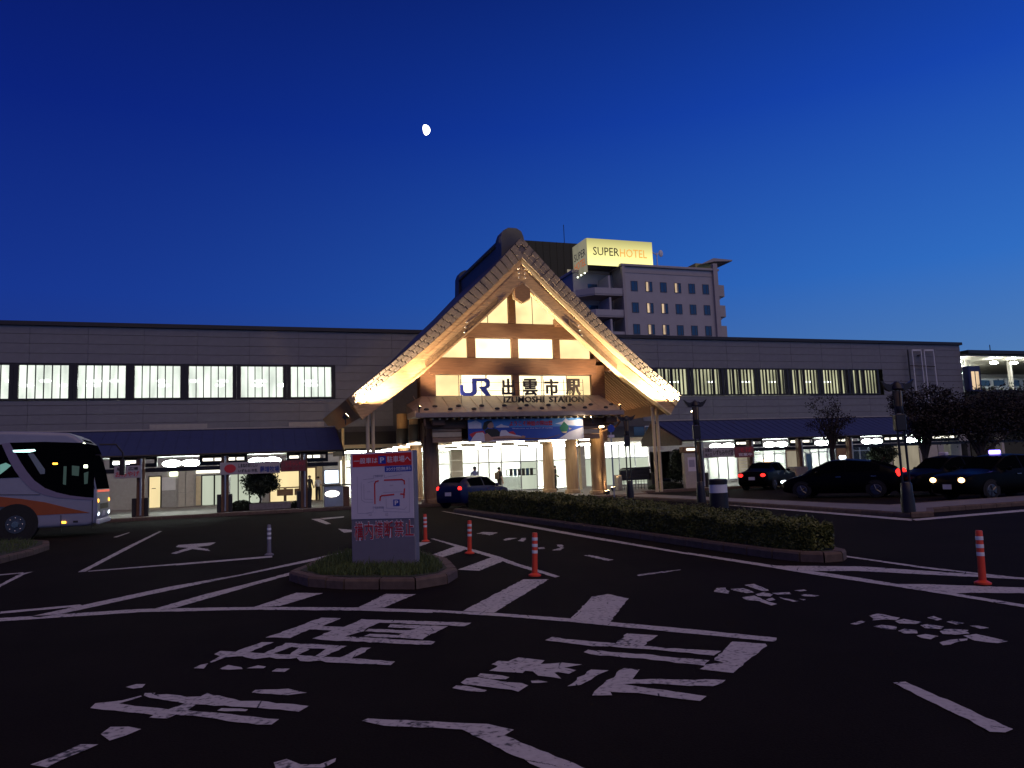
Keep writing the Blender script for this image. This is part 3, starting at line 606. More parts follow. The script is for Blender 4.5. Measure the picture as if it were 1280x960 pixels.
# lower blue roofs with standing seams, sloping down to the colonnade
def low_roof(x0, x1, zt=4.22, zb=2.92, yb=38.3, yr=41.5):
    m_ = MB(); m_.prism([(yr, zt), (yb, zb), (yb, zb-.10), (yr, zt-.12), (43.0, zb+.2), (43.0, zb+.32)], 'x', x0, x1)
    o = m_.build('lower_roof', A['roofblue'], stn)
    m_ = MB(); L = x0+.45
    while L < x1:
        m_.prism([(yr, zt+.022), (yb+.02, zb+.022), (yb+.02, zb), (yr, zt)], 'x', L-.015, L+.015); L += .55
    q = m_.build('roof_seam', A['roofblue'], o); q['kind'] = 'stuff'
    m_ = MB(); m_.tube([(x0, yb-.05, zb-.05), (x1, yb-.05, zb-.05)], .05, 8); m_.build('gutter', A['darkm'], o)
    m_ = MB(); m_.box((x0, yr-.10, zt+.005), (x1, yr+.10, zt+.075)); m_.build('ridge_cap', A['greyw'], o)
    return o
low_roof(-34, 4.35); low_roof(23.6, 52.2)
mb = MB(); mb.prism([(41.5, 4.14), (38.3, 2.86), (38.3, 2.6), (42.9, 2.7), (42.9, 3.1)], 'x', 23.42, 23.56); mb.build('gable_board', A['woodd'], stn)
mb = MB(); mb.prism([(41.5, 4.14), (38.3, 2.86), (38.3, 2.6), (42.9, 2.7), (42.9, 3.1)], 'x', 4.36, 4.44); mb.build('gable_board', A['frame'], stn)
# soffit and beams under the lower roofs
for x0, x1 in ((-32, 4.3), (24, 52)): MB().box((x0, 39.6, 2.90), (x1, 43.5, 2.94)).build('arcade_ceiling', A['whitew'], stn)
for x0, x1 in ((-12, 4.2), (24.2, 52)):
    x = x0
    while x < x1:
        xe = min(x+3.95, x1)
        q = MB(); q.bbox((x, 39.05, 2.14), (xe, 39.3, 2.33), .01); q.build('beam', A['frame'], stn)
        x = xe
# dark slot boxes with a lit slot between the lamp pairs
for x0, x1 in ((-6.1, -4.1), (-2.25, -.1), (1.75, 3.75), (-10.2, -8.0), (27.9, 29.9), (31.9, 33.8), (35.6, 37.5), (39.4, 41.2), (43.2, 46)):
    o = MB().box((x0, 39.4, 2.74), (x1, 39.5, 2.98)).box((x0, 39.4, 2.38), (x1, 39.5, 2.56)).box((x0, 39.4, 2.56), (x0+.12, 39.5, 2.74)).box((x1-.12, 39.4, 2.56), (x1, 39.5, 2.74)).build('fascia_box', A['frame'], stn)
    x = x0+.14
    while x < x1-.4:
        l_ = min(R_.uniform(.25, .55), x1-.14-x)
        q = MB(); q.bbox((x, 39.5, 2.585), (x+l_, 39.56, 2.715), .01); q.build('slot_light', A['e_slot'], o); x += l_+R_.uniform(.05, .22)
# shop fronts under the arcade
def front(px0, px1, z0, z1, m_, name, y=YW-.05, th=.06, frame=None):
    a, b = on_wall(px0, 600, y).x, on_wall(px1, 600, y).x
    o = MB().bbox((a, y, z0), (b, y+th, z1), .008).build(name, A[m_], stn)
    if frame:
        f_ = MB(); e = .07; f_.box((a-e, y-.03, z0), (a, y+th, z1+e)); f_.box((b, y-.03, z0), (b+e, y+th, z1+e)); f_.box((a, y-.03, z1), (b, y+th, z1+e)); f_.build('frame', A[frame], o)
    return o
MB().box((-32, YW+.03, .15), (5.8, YW+.3, 4.4)).build('arcade_back_wall', A['greyw'], stn)
d = front(187, 200.5, .2, 2.0, 'e_door', 'door', frame='frame'); txt('door_notice', '—', A['letterk'], d, on_wall(190, 600, YW).x, on_wall(195, 600, YW).x, 1.3, 1.34, YW-.06)
front(202.5, 219.5, .16, 1.15, 'greyw', 'wall_board'); front(202.5, 219.5, 1.17, 1.95, 'whitew', 'wall_board')
front(212, 222, 2.02, 2.25, 'e_dot', 'exit_light', th=.04)
front(223, 231.5, .16, 1.0, 'beige', 'wall_board'); front(232.5, 242, .16, 1.0, 'beige', 'wall_board'); front(223, 231.5, 1.02, 2.4, 'beige', 'wall_board'); front(232.5, 242, 1.02, 2.4, 'beige', 'wall_board')
front(245, 252, .2, 1.95, 'cream', 'door_frame_board'); front(253, 267, .2, 1.95, 'e_blind', 'door', frame='frame'); front(269, 278, .2, 1.95, 'e_blind', 'door', frame='frame')
front(245, 277, 2.12, 2.35, 'e_slot', 'transom_light')
front(288, 297, .2, 2.0, 'e_blind', 'window', frame='steel'); front(298.5, 311, .2, 2.0, 'e_blind', 'window', frame='steel'); front(312.5, 326, .2, 2.0, 'e_blind', 'window', frame='steel')
wr = front(338, 373.5, 1.05, 2.1, 'e_door', 'window', frame='wood'); front(338, 354.5, .2, 1.0, 'e_door', 'window', frame='wood'); front(358, 373.5, .2, 1.0, 'e_door', 'window', frame='wood')
a_, b_ = on_wall(346, 600, YW).x, on_wall(372, 600, YW).x
for i in range(2):
    MB().bbox((a_+i*1.05, YW-.5, .55), (a_+i*1.05+.95, YW-.2, .95), .02).build('seat_back', A['wood'], stn)
front(382, 394, .2, 2.2, 'e_door', 'window', frame='wood'); front(396, 403, .16, 2.4, 'cream', 'wall_board'); front(404.5, 424, .16, 3.0, 'whitew', 'wall_board')
front(426, 430.5, .4, 2.6, 'e_slot', 'window_strip'); front(433, 437, .4, 2.6, 'e_slot', 'window_strip')
# right wing shop fronts: rooms with lamps behind glass
MB().box((28, YW+.03, 2.5), (59.4, YW+.3, 4.4)).build('arcade_back_wall', A['greyw'], stn)
def room(x0, x1, z1=2.5, lamp=True):
    MB().box((x0, YW+4, .15), (x1, YW+4.1, z1)).box((x0, YW, .14), (x1, YW+4, .16)).box((x0, YW, z1), (x1, YW+4, z1+.1)).box((x0-.05, YW+.05, .15), (x0, YW+4, z1)).box((x1, YW+.05, .15), (x1+.05, YW+4, z1)).build('shop_room', A['whitew'], stn)
    n = max(1, int((x1-x0)/2)); 
    for i in range(n):
        c_ = x0+(i+.5)*(x1-x0)/n; MB().box((c_-.55, YW+1.2, z1-.08), (c_+.55, YW+2.6, z1-.03)).build('ceiling_light', A['e_ceil'], stn)
def glass_front(x0, x1, n, z1=2.45, trans=True, transom=2.0):
    wd = (x1-x0)/n
    for k in range(n):
        a, b = x0+k*wd, x0+(k+1)*wd
        f_ = MB(); e = .045
        f_.box((a, YW-.06, .16), (a+e, YW+.02, z1)); f_.box((b-e, YW-.06, .16), (b, YW+.02, z1)); f_.box((a+e, YW-.06, .16), (b-e, YW+.02, .24)); f_.box((a+e, YW-.06, z1-.06), (b-e, YW+.02, z1)); f_.box((a+e, YW-.06, transom), (b-e, YW+.02, transom+.06))
        o = f_.build('window', A['steel'], stn)
        MB().box((a+e, YW-.03, .24), (b-e, YW-.02, transom)).build('pane', A['glass'], o); MB().box((a+e, YW-.03, transom+.06), (b-e, YW-.02, z1-.06)).build('pane', A['glass'], o)
def X(px): return on_wall(px, 600, YW).x
room(X(874), X(923)); glass_front(X(874), X(923), 4)
front(924.5, 938, .2, 1.9, 'e_beige', 'notice_panel', frame='wood')
for i in range(6): MB().box((X(926), YW-.075, .5+i*.22), (X(936), YW-.06, .53+i*.22)).build('notice_line', A['signline'], stn)
room(X(942), X(984)); glass_front(X(942), X(984), 3)
front(985.5, 999, .16, 2.2, 'e_beige', 'notice_panel', frame='wood')
room(X(1004), X(1047)); glass_front(X(1004), X(1047), 4)
front(1010, 1016, .2, 1.9, 'bluewin', 'door', y=YW-.09, frame='steel')
front(1049, 1064, .16, 2.4, 'wood', 'wall_board')
room(X(1066), X(1100)); glass_front(X(1066), X(1100), 3)
front(1101, 1118, .16, 2.4, 'beige', 'wall_board'); front(1120, 1152, .16, 2.4, 'e_beige', 'wall_board'); front(1153, 1176, .16, 2.4, 'beige', 'wall_board'); front(1177, 1206, .16, 4.4, 'greyw', 'wall_board')  # middle board glows by itself to imitate lamplight on the beige wall
# posts at the front of the arcade carrying the boards
def arcade_post(px, both=True):
    x = on_wall(px, 600, 38.5).x
    o = MB().bbox((x-.16, 38.4, .15), (x+.16, 38.7, 2.8), .015).build('arcade_post', A['wood'], stn)
    MB().bbox((x-.34, 38.36, .15), (x-.17, 38.75, .98), .015).bbox((x+.17, 38.36, .15), (x+.34, 38.75, .98), .015).build('post_plinth', A['frame'], o)
    MB().tube([(x+.02, 38.33, .2), (x+.02, 38.33, 2.75)], .05, 8).build('drain_pipe', A['steel'], o)
    return o
for px in (176, 281, 380, 878, 941, 1003, 1066): arcade_post(px)
# lamp pairs hanging under the arcade ceiling
n_ = 0
for px, py in ((215, 577), (239, 576), (322, 574), (340, 574), (895, 558), (910, 558), (962, 556), (977, 556), (1026, 555), (1036, 555), (1084, 552.6), (1096, 552.6), (1138.5, 551.7), (1150, 551.7), (150, 581)):
    p = on_wall(px, py, 41.0)
    o = MB().ell((p.x, 41, 2.55), (.44, .22, .17), 14, 8).build('arcade_lamp', A['e_lamp'], stn, smooth=True)
    MB().tube([(p.x, 41, 2.63), (p.x, 41, 3.0)], .02, 6).build('lamp_rod', A['darkm'], o)
# ladder-like sign frame on the right wing
def wallbar(a, b, r, m_, name='frame_bar'): 
    p, q = on_wall(*a, YW-.35), on_wall(*b, YW-.35); return MB().tube([p, q], r, 6).build(name, A[m_], fr_)
fr_ = empty('sign_frame', (55, YW-.35, 6), 'empty tall metal sign frame of dark and white bars fixed to the right wing', 'sign frame')
wallbar((1134.5, 437), (1143, 520), .06, 'darkm')
for a in ((1140, 438, 1147, 505), (1151, 438, 1158, 505), (1155, 438, 1162, 505), (1166.5, 438, 1174, 505)): wallbar(a[:2], a[2:], .05, 'white')
wallbar((1140, 438), (1151, 438), .07, 'white'); wallbar((1155, 438), (1166.5, 438), .07, 'white'); wallbar((1137, 457), (1169, 458), .045, 'darkm'); wallbar((1141, 491), (1172, 490), .045, 'darkm')
for z in (7, 10):
    p = on_wall(1150, 470, YW); MB().box((p.x-.1, YW-.35, z), (p.x+.1, YW, z+.05)).build('bracket', A['darkm'], fr_)

# ------------------------------------------------------------------ entrance hall with the thatch-shaped gable
XC = 12.75
hall = empty('entrance_hall', (XC, 36, .15), 'timber gabled entrance hall with glowing paper windows, floodlit bargeboards and big round pillars', 'entrance hall')
UPT = [(0, 13.0), (1.7, 11.22), (3.0, 9.98), (4.85, 8.17), (6.4, 6.83), (8.55, 5.08)]; LOT = [(0, 10.76), (2.1, 8.82), (4.25, 6.95), (5.3, 6.05), (6.9, 4.90), (7.95, 4.10)]
def lerp_t(T, t):
    for (a, b), (c, d) in zip(T, T[1:]):
        if t <= c: return b+(d-b)*(t-a)/(c-a)
    (a, b), (c, d) = T[-2:]; return d+(d-b)/(c-a)*(t-c)
zu = lambda t: lerp_t(UPT, abs(t)); zl = lambda t: lerp_t(LOT, abs(t))
def bp(s, f):            # point on the gable face: s 0..1 along the slope, f 0 (outer edge) .. 1 (inner edge)
    a = Vector((8.55*s, zu(8.55*s))); b = Vector((7.93*s, zl(7.93*s))); return a.lerp(b, f)
def band(name, f0, f1, y0, y1, m_, side, n=14, s0=0, s1=1, parent=None):
    vs = []; fs = []
    for i in range(n+1):
        s = s0+(s1-s0)*i/n; p = bp(s, f0(s)); q = bp(s, f1(s))
        for (u, z) in (p, q):
            for y in (y0, y1): vs.append((XC+side*u, y, z))
    for i in range(n):
        a = 4*i; b = a+4
        fs += [(a, b, b+2, a+2), (a+1, a+3, b+3, b+1), (a, a+1, b+1, b), (a+2, b+2, b+3, a+3)]
    fs += [(0, 2, 3, 1), (4*n, 4*n+1, 4*n+3, 4*n+2)]
    return MB().add(vs, fs).build(name, A[m_], parent or hall)
ft = lambda s: .45-.09*s
fc = lambda s: ft(s)+.13+.05*s
for sd in (-1, 1):
    band('tile_bed', lambda s: .0, lambda s: ft(s)-.01, 34.36, 34.7, 'tilejoint', sd)
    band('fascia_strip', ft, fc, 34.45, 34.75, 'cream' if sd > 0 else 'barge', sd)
    bb = band('bargeboard', fc, lambda s: 1.0, 34.55, 34.85, 'barge', sd)
    band('bargeboard_moulding', lambda s: .955, lambda s: 1.012, 34.50, 34.87, 'cream' if sd > 0 else 'barge', sd, s0=.02)  # right moulding is cream: its bright backlit edge is put into the colour
    band('carved_panel', lambda s: fc(s)+.22, lambda s: .93, 34.51, 34.56, 'carved', sd, s0=.16 if sd < 0 else .30, s1=.62, parent=bb)
    for (ss, ff) in ((.02, .62), (.02, .72), (.02, .82), (.36, .70), (.37, .80), (.38, .90)):
        p = bp(ss, ff); MB().ell((XC+sd*p.x, 34.5, p.y), (.05, .05, .05), 8, 6).build('nail_cover', A['steel'], bb, smooth=True)
unit = MB().bbox((-.5, -.5, -.5), (.5, .5, .5), .04).build('roof_edge_tile', A['tile'], None, local=True); UNIT = unit.data; bpy.data.objects.remove(unit)
for sd in (-1, 1):
    NT = 31
    for r in range(3):
        for i in range(NT):
            s0, s1 = (i+.5*(r % 2))/NT, min(1.0, (i+1+.5*(r % 2))/NT)
            if s1-s0 < .01: continue
            sm = (s0+s1)/2; f = ft(sm)*(r+.5)/3; p0, p1 = bp(s0, ft(s0)*(r+.5)/3), bp(s1, ft(s1)*(r+.5)/3); pm = (p0+p1)/2
            ang = math.atan2(-(p1.y-p0.y), p1.x-p0.x); th = ft(sm)*(bp(sm, 0)-bp(sm, 1)).length/3*.80
            inst(UNIT, 'roof_edge_tile', hall, (XC+sd*pm.x, 34.335+.012*r+R_.uniform(-.008, .008), pm.y), (0, sd*ang, 0), ((p1-p0).length-.055, .10, th*.95))
# roof slab
ts = [8.5*i/16 for i in range(-16, 17)]
up = [(XC+t, zu(t)+.02) for t in ts]; lo = [(XC+t*.985, zu(t)-.42) for t in ts]
MB().prism(up+lo[::-1], 'y', 34.52, 46.3).build('roof', A['roofdark'], hall)
for sd in (-1, 1):
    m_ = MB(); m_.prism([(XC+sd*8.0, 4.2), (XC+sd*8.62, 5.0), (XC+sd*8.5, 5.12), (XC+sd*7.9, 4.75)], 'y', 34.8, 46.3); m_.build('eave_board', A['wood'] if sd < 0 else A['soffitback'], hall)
    vs = []; fs = []; m_ = MB()
    tt = [4.6+3.4*i/6 for i in range(7)]
    m_.prism([(XC+sd*t, zu(t)-.78) for t in tt]+[(XC+sd*t, zu(t)-.70) for t in tt[::-1]], 'y', 34.9, 46.2); m_.build('soffit', A['soffitback'], hall)
    m_ = MB()
    for k in range(38):
        y = 34.95+.295*k; m_.prism([(XC+sd*t, zu(t)-.86) for t in tt]+[(XC+sd*t, zu(t)-.785) for t in tt[::-1]], 'y', y, y+.12)
    o = m_.build('soffit_slat', A['slat'], hall); o['kind'] = 'stuff'
# ridge with its two rounded end blocks
MB().bbox((XC-.5, 36.0, 12.3), (XC+.5, 44.4, 13.35), .08).bbox((XC-.62, 36.2, 13.2), (XC+.62, 44.3, 13.42), .05).build('ridge', A['ridge'], hall)
for y0, y1 in ((35.6, 36.6), (44.0, 44.9)):
    pr = [(XC-.66, 12.1), (XC-.60, 13.45), (XC-.48, 13.75), (XC-.22, 13.9), (XC+.22, 13.9), (XC+.48, 13.75), (XC+.60, 13.45), (XC+.66, 12.1)]
    MB().prism(pr, 'y', y0, y1).build('ridge_end_block', A['ridge'], hall)
# pendant under the apex
hexa = [(0, .50), (.40, .25), (.40, -.22), (0, -.46), (-.40, -.22), (-.40, .25)]
pd = MB().prism([(XC-.02+a, 10.2+b) for a, b in hexa], 'y', 34.42, 34.54).build('gable_pendant', A['wood'], hall); MB().prism([(XC-.05+a*1.12, 10.17+b*1.1) for a, b in hexa], 'y', 34.545, 34.60).build('pendant_backing', A['cream'], pd)
# window wall on the plane Y = 36.2
YG = 36.2
def zr(x): return zu(x-XC)-.75
def clipped(x0, x1, z0, z1, y, m_, name, parent, n=8):
    xs = [x0+(x1-x0)*i/n for i in range(n+1)]; tops = [min(z1, zr(x)) for x in xs]
    if max(tops) < z0+.05: return
    keep = [(x, t) for x, t in zip(xs, tops) if t > z0+.01]
    if len(keep) < 2: return
    return MB().prism([(keep[0][0], z0), (keep[-1][0], z0)]+keep[::-1], 'y', y, y+.03).build(name, A[m_], parent)
for (a, b, z0, z1, m_) in ((8.66, 9.93, 5.33, 6.36, 'e_shoji'), (9.97, 11.25, 5.33, 6.36, 'e_shojib'), (11.29, 12.58, 5.33, 6.36, 'e_shojib'), (13.0, 14.28, 5.33, 6.34, 'e_shojib'), (14.32, 15.62, 5.33, 6.34, 'e_shojib'), (15.66, 16.95, 5.33, 6.34, 'e_shoji'),
                       (8.4, 10.28, 7.25, 8.22, 'e_shoji'), (10.74, 12.6, 7.25, 8.22, 'e_shojib'), (13.02, 14.9, 7.25, 8.24, 'e_shojib'), (15.31, 17.02, 7.25, 8.24, 'e_shoji'),
                       (10.0, 11.42, 9.03, 12, 'e_shoji'), (11.47, 12.52, 9.03, 12, 'e_shoji'), (12.96, 13.86, 9.03, 12, 'e_shoji'), (13.91, 15.6, 9.03, 12, 'e_shoji')):
    clipped(a, b, z0, z1, YG+.02, m_, 'pane', hall)
def beam(x0, x1, z0, z1, y=YG-.12, d=.26, m_='woodh', name='beam'): return MB().bbox((x0, y, z0), (x1, y+d, z1), .015).build(name, A[m_], hall)
beam(8.3, 17.3, 6.38, 7.23); beam(9.1, 16.4, 8.25, 9.02); beam(7.9, 17.6, 4.95, 5.32)
for x0, x1, z0, z1 in ((7.85, 8.63, 2.9, 6.9), (17.0, 17.76, 2.9, 6.9), (12.62, 12.98, 5.325, 6.375), (10.30, 10.72, 7.235, 8.245), (12.62, 13.0, 7.235, 8.245), (14.92, 15.29, 7.235, 8.245), (12.55, 12.93, 9.025, 10.9)): beam(x0, x1, z0, z1, YG-.10, .22, 'wood', 'post')
beam(17.76, 18.3, 6.55, 6.95, 35.2, 1.1, 'wood', 'bracket'); beam(7.3, 7.85, 6.3, 6.7, 35.2, 1.1, 'wood', 'bracket'); beam(15.0, 15.5, 8.9, 9.3, 35.0, 1.2, 'wood', 'bracket')
m_ = MB(); xs = [XC-5.0+10.0*i/20 for i in range(21)]
m_.prism([(xs[0], 3.2), (xs[-1], 3.2)]+[(x, max(3.3, zr(x))) for x in xs[::-1]], 'y', YG+.12, YG+.2); m_.build('gable_wall', A['soffitback'], hall)
for x in (9.8, 11.2, 14.2, 15.6): MB().box((x, YG-.005, 5.32), (x+.03, YG+.02, 6.36)).build('glazing_bar', A['woodh'], hall)
# pillars in two rows going back
for x in (8.26, 17.1):
    for y, r, h in ((36.02, .40, 4.0), (39.5, .34, 5.0), (43.0, .34, 5.0)):
        pm = MB().lathe((x, y, .15), [(r*1.0, 0), (r*.99, .6), (r*.985, 1.6), (r*.96, 2.6), (r*.93, h-.15)], 20).build('pillar', A['wood2'], hall, smooth=True)
        MB().lathe((x, y, .15), [(r*1.25, 0), (r*1.3, .08), (r*1.25, .2), (r*1.03, .22)], 20).build('pillar_base', A['barge'], pm, smooth=True)
        if y > 37 and x < 10: MB().lathe((x, y, 3.3), [(r*1.06, 0), (r*1.06, .85)], 20).build('pillar_collar', A['darkm'], pm)
# low canopy roof over the doors
cx0, cx1, cyf, cyb = 7.15, 17.62, 33.9, 36.05
cn = MB().add([(cx0, cyf, 4.33), (cx1, cyf, 4.33), (cx1-.25, cyb, 5.30), (cx0+.75, cyb, 5.30), (cx0, cyf, 4.22), (cx1, cyf, 4.22), (cx1, cyb, 4.22), (cx0, cyb, 4.22), (cx0, cyb, 4.9), (cx1, cyb, 4.9)],
    [(0, 1, 2, 3), (0, 4, 5, 1), (4, 7, 6, 5), (0, 3, 8), (0, 8, 7, 4), (1, 9, 2), (1, 5, 6, 9), (2, 9, 6, 7, 8, 3)]).build('canopy', A['canopy'], hall)
MB().bbox((cx0-.03, cyf-.05, 4.10), (cx1+.03, cyf+.03, 4.30), .01).build('canopy_gutter', A['canopy'], cn)
MB().bbox((cx0-.06, cyf-.03, 4.15), (cx0, cyb-.4, 4.42), .01).build('canopy_end_board', A['cream'], cn)
for i in range(15):
    x = cx0+.3+i*.70; s_ = MB(); s_.add([(x, cyf+.02, 4.345), (x+.025, cyf+.02, 4.345), (x+.025+.01*(8-i)*.2, cyb-.05, 5.315), (x+.01*(8-i)*.2, cyb-.05, 5.315), (x, cyf+.02, 4.325), (x+.025, cyf+.02, 4.325), (x+.025, cyb-.05, 5.295), (x, cyb-.05, 5.295)], [(0, 1, 2, 3), (0, 4, 5, 1), (1, 5, 6, 2), (3, 2, 6, 7), (0, 3, 7, 4)]); s_.build('canopy_seam', A['canopy'], cn)
for r_, (y, off) in enumerate(((cyf+.30, .15), (cyf+.70, .65))):
    for i in range(9):
        x = cx0+.4+off+i*1.14; z = 4.33+(y-cyf)/(cyb-cyf)*.97
        MB().ell((x, y, z+.04), (.13, .06, .07), 8, 5).build('snow_guard', A['darkm'], cn)
MB().bbox((7.7, 34.55, 3.62), (17.4, 34.85, 4.10), .02).build('canopy_beam', A['woodh'], hall)
for x in (8.26, 17.1): MB().bbox((x-.3, 34.2, 3.75), (x+.3, 36.5, 4.09), .02).build('canopy_bracket', A['woodh'], hall); 
for i in range(28): MB().bbox((7.9+i*.345, 34.02, 4.0), (7.98+i*.345, 34.6, 4.09), .005).build('rafter_end', A['cream'], cn)
for x, sx in ((7.55, 1), (17.45, -1)):
    MB().tube([(x, 34.0, 4.15), (x, 34.0, 3.75), (x+sx*.1, 34.25, 3.55), (x+sx*.32, 35.45, 3.35), (x+sx*.32, 35.5, .2)], .055, 8).build('drain_pipe', A['wood'], hall)
for (a, b) in ((8.05, 9.45), (15.55, 16.6)):
    for k in range(3): MB().bbox((a, 34.62, 2.98+k*.25), (b, 34.70, 3.21+k*.25), .01).build('louvre_board', A['cream'] if k == 1 else A['barge'], hall)
# porch ceiling and glass front of the concourse
MB().box((8.0, 36.45, 3.12), (17.95, YW-.15, 3.2)).build('porch_ceiling', A['whitew'], hall)
MB().box((4.6, YW-.08, 3.2), (9.4, YW, 3.36)).box((4.6, YW-.14, 3.62), (27.6, YW-.02, 4.42)).build('dark_band', A['frame'], hall)
MB().box((4.6, YW-.10, 3.36), (27.6, YW-.02, 3.60)).build('cream_band', A['cream'], hall)
cq = empty('concourse', (16, YW, .15), 'brightly lit glass fronted station concourse behind the entrance pillars', 'concourse')
MB().box((5.85, YW+8, .15), (27.9, YW+8.1, 3.3)).box((5.75, YW, .15), (5.85, YW+8, 3.3)).box((27.9, YW+.05, .15), (27.98, YW+8, 3.3)).box((5.85, YW, 3.3), (27.9, YW+8, 3.4)).build('wall', A['whitew'], cq)
MB().box((5.85, YW, .13), (27.9, YW+8, .16)).build('floor_tile', A['beige'], cq)
for i in range(9):
    for j in range(2):
        x = 7+2.4*i; MB().box((x-.8, YW+1.2+3*j, 3.22), (x+.8, YW+2.0+3*j, 3.27)).build('ceiling_light', A['e_ceil'], cq)
XB = [5.9, 6.9, 8.1, 9.2, 10.4, 11.6, 12.75, 13.6, 14.75, 15.5, 16.4, 17.8, 19.0, 20.2, 21.3, 22.6, 24.0, 25.4, 26.7, 27.8]
for k, (a, b) in enumerate(zip(XB, XB[1:])):
    if k == 6 or k == 14: 
        for q in range(4): MB().bbox((a+.02, YW-.35, .155+q*.74), (b-.02, YW-.03, .155+q*.74+.73), .012).build('tile', A['beige'], cq)
        continue
    e = .04; z1 = 3.1; tr = 2.1
    f_ = MB(); f_.box((a, YW-.06, .16), (a+e, YW+.02, z1)); f_.box((b-e, YW-.06, .16), (b, YW+.02, z1)); f_.box((a+e, YW-.06, .16), (b-e, YW+.02, .22)); f_.box((a+e, YW-.06, tr), (b-e, YW+.02, tr+.08))
    o = f_.build('window', A['steel'], cq)
    lowm = 'e_blind' if (11 <= k <= 11 or k >= 15) else 'glass'
    MB().box((a+e, YW-.03, .22), (b-e, YW-.02, tr)).build('pane', A[lowm], o); MB().box((a+e, YW-.03, tr+.08), (b-e, YW-.02, z1)).build('pane', A['e_glow' if k > 6 else 'glass'], o)
# counter and departure sign seen through the glass
MB().bbox((16.6, YW+1.2, .16), (19.0, YW+1.8, 1.15), .02).build('ticket_counter', A['white'], cq)
sgn = MB().box((16.7, YW-.10, 1.18), (16.76, YW-.07, 1.62)).box((16.7, YW-.10, 1.58), (18.9, YW-.07, 1.62)).box((16.7, YW-.10, 1.18), (18.9, YW-.07, 1.22)).build('notice_rack', A['frame'], cq)
for i in range(6): MB().bbox((16.95+i*.3, YW-.12, 1.16), (17.17+i*.3, YW-.08, 1.66), .005).build('notice_card', A['frame'] if i % 3 != 1 else A['bluewin'], sgn)
MB().bbox((21.9, YW-.13, 1.6), (22.15, YW-.10, 1.9), .005).build('poster', A['signred'], cq)
# upper small windows beside the gable
for a, b in ((792, 805), (807, 820), (822, 830)):
    p, q = on_wall(a, 540, YW-.1), on_wall(b, 540, YW-.1)
    f_ = MB().box((p.x-.06, YW-.06, 3.66), (q.x+.06, YW-.02, 3.72)).box((p.x-.06, YW-.06, 4.36), (q.x+.06, YW-.02, 4.42)).box((p.x-.06, YW-.06, 3.72), (p.x, YW-.02, 4.36)).box((q.x, YW-.06, 3.72), (q.x+.06, YW-.02, 4.36)).build('window', A['white'], stn)
    MB().box((p.x, YW-.155, 3.72), (q.x, YW-.145, 4.36)).build('pane', A['bluewin'], f_)
# poles under the eave tips
for (x, y, h) in ((20.05, 35.3, 4.6), (20.42, 35.5, 4.5), (5.15, 35.2, 4.6), (5.42, 35.4, 4.6), (5.2, 45.5, 4.4), (20.3, 45.5, 4.4)):
    MB().tube([(x, y, .15), (x, y, h)], .085, 10).build('eave_pole', A['cream'], hall, smooth=True)
# floodlights (lamp body + its own light)
def flood(loc, target, watts, spot, label, blend=.5, size=.12, col_=(1, .77, .46), face=.11, scale=1):
    loc = Vector(loc); t = Vector(target); d = (t-loc).normalized()
    o = empty('floodlight', loc, label, 'floodlight')
    MB().tube([loc-d*.22*scale, loc-d*.02], [.09*scale, .15*scale], 12).build('lamp_body', A['darkm'], o)
    MB().tube([loc-d*.015, loc], face, 12).build('lamp_lens', A['e_warm'], o)
    MB().tube([loc-d*.1, loc-d*.1-Vector((0, 0, .35))], .03, 6).build('bracket', A['darkm'], o)
    l = bpy.data.lights.new('floodlight_beam', 'SPOT'); l.energy = watts; l.spot_size = math.radians(spot); l.spot_blend = blend; l.shadow_soft_size = size; l.color = col_
    lo_ = bpy.data.objects.new('floodlight_beam', l); col.objects.link(lo_); lo_.parent = o; lo_.location = d*.06; lo_.rotation_euler = d.to_track_quat('-Z', 'Y').to_euler()
    return o
flood((XC+8.75, 33.75, 4.25), (XC+3.0, 34.6, 10.2), 15000, 64, 'bright warm floodlight at the right tip of the gable shining up the bargeboard')
flood((XC-8.7, 33.75, 4.25), (XC-3.2, 34.6, 9.9), 10000, 64, 'warm floodlight at the left tip of the gable shining up the bargeboard')
flood((17.15, 35.25, .35), (17.1, 36.0, 3.5), 90, 70, 'ground uplight at the foot of the front right pillar')
flood((7.3, 41.2, .4), (8.26, 41.2, 4.0), 160, 100, 'ground uplight beside the left row of pillars', col_=(1, .60, .22))
flood((7.35, 33.95, 4.62), (11.6, 35.0, 11.0), 1800, 110, 'small added fill floodlight on the left end of the canopy roof', col_=(1, .66, .38), face=.04, scale=.5)  # added fill light for the middle of the gable
flood((17.45, 33.95, 4.62), (13.9, 35.0, 11.0), 1800, 110, 'small added fill floodlight on the right end of the canopy roof', col_=(1, .66, .38), face=.04, scale=.5)  # added fill light, twin of the left one
flood((19.6, 39.5, .4), (19.3, 39.8, 6), 1000, 120, 'added ground uplight by the right eave poles to brighten the slatted soffit', col_=(1, .62, .28))  # lamp added to lift the dark soffit
flood((5.9, 39.5, .4), (6.6, 41.5, 6), 500, 120, 'added ground uplight by the left eave poles to brighten the eave', col_=(1, .62, .28))  # lamp added to lift the left underside as well
flood((15.75, 33.75, 4.0), (13.9, 34.25, 3.2), 60, 120, 'small lamp at the right end of the banner', col_=(1, .86, .7), face=.04, scale=.4)
for i in range(5):
    for j in range(3): MB().box((7.6+2.4*i, 38.0+4*j, 3.06), (9.0+2.4*i, 38.5+4*j, 3.115)).build('porch_light', A['e_ceil2'], hall)
# soft downlight near the right pillar under the canopy
o = MB().bbox((16.55, 34.9, 3.55), (17.0, 35.5, 3.61), .01).build('canopy_downlight', A['e_warm'], hall)

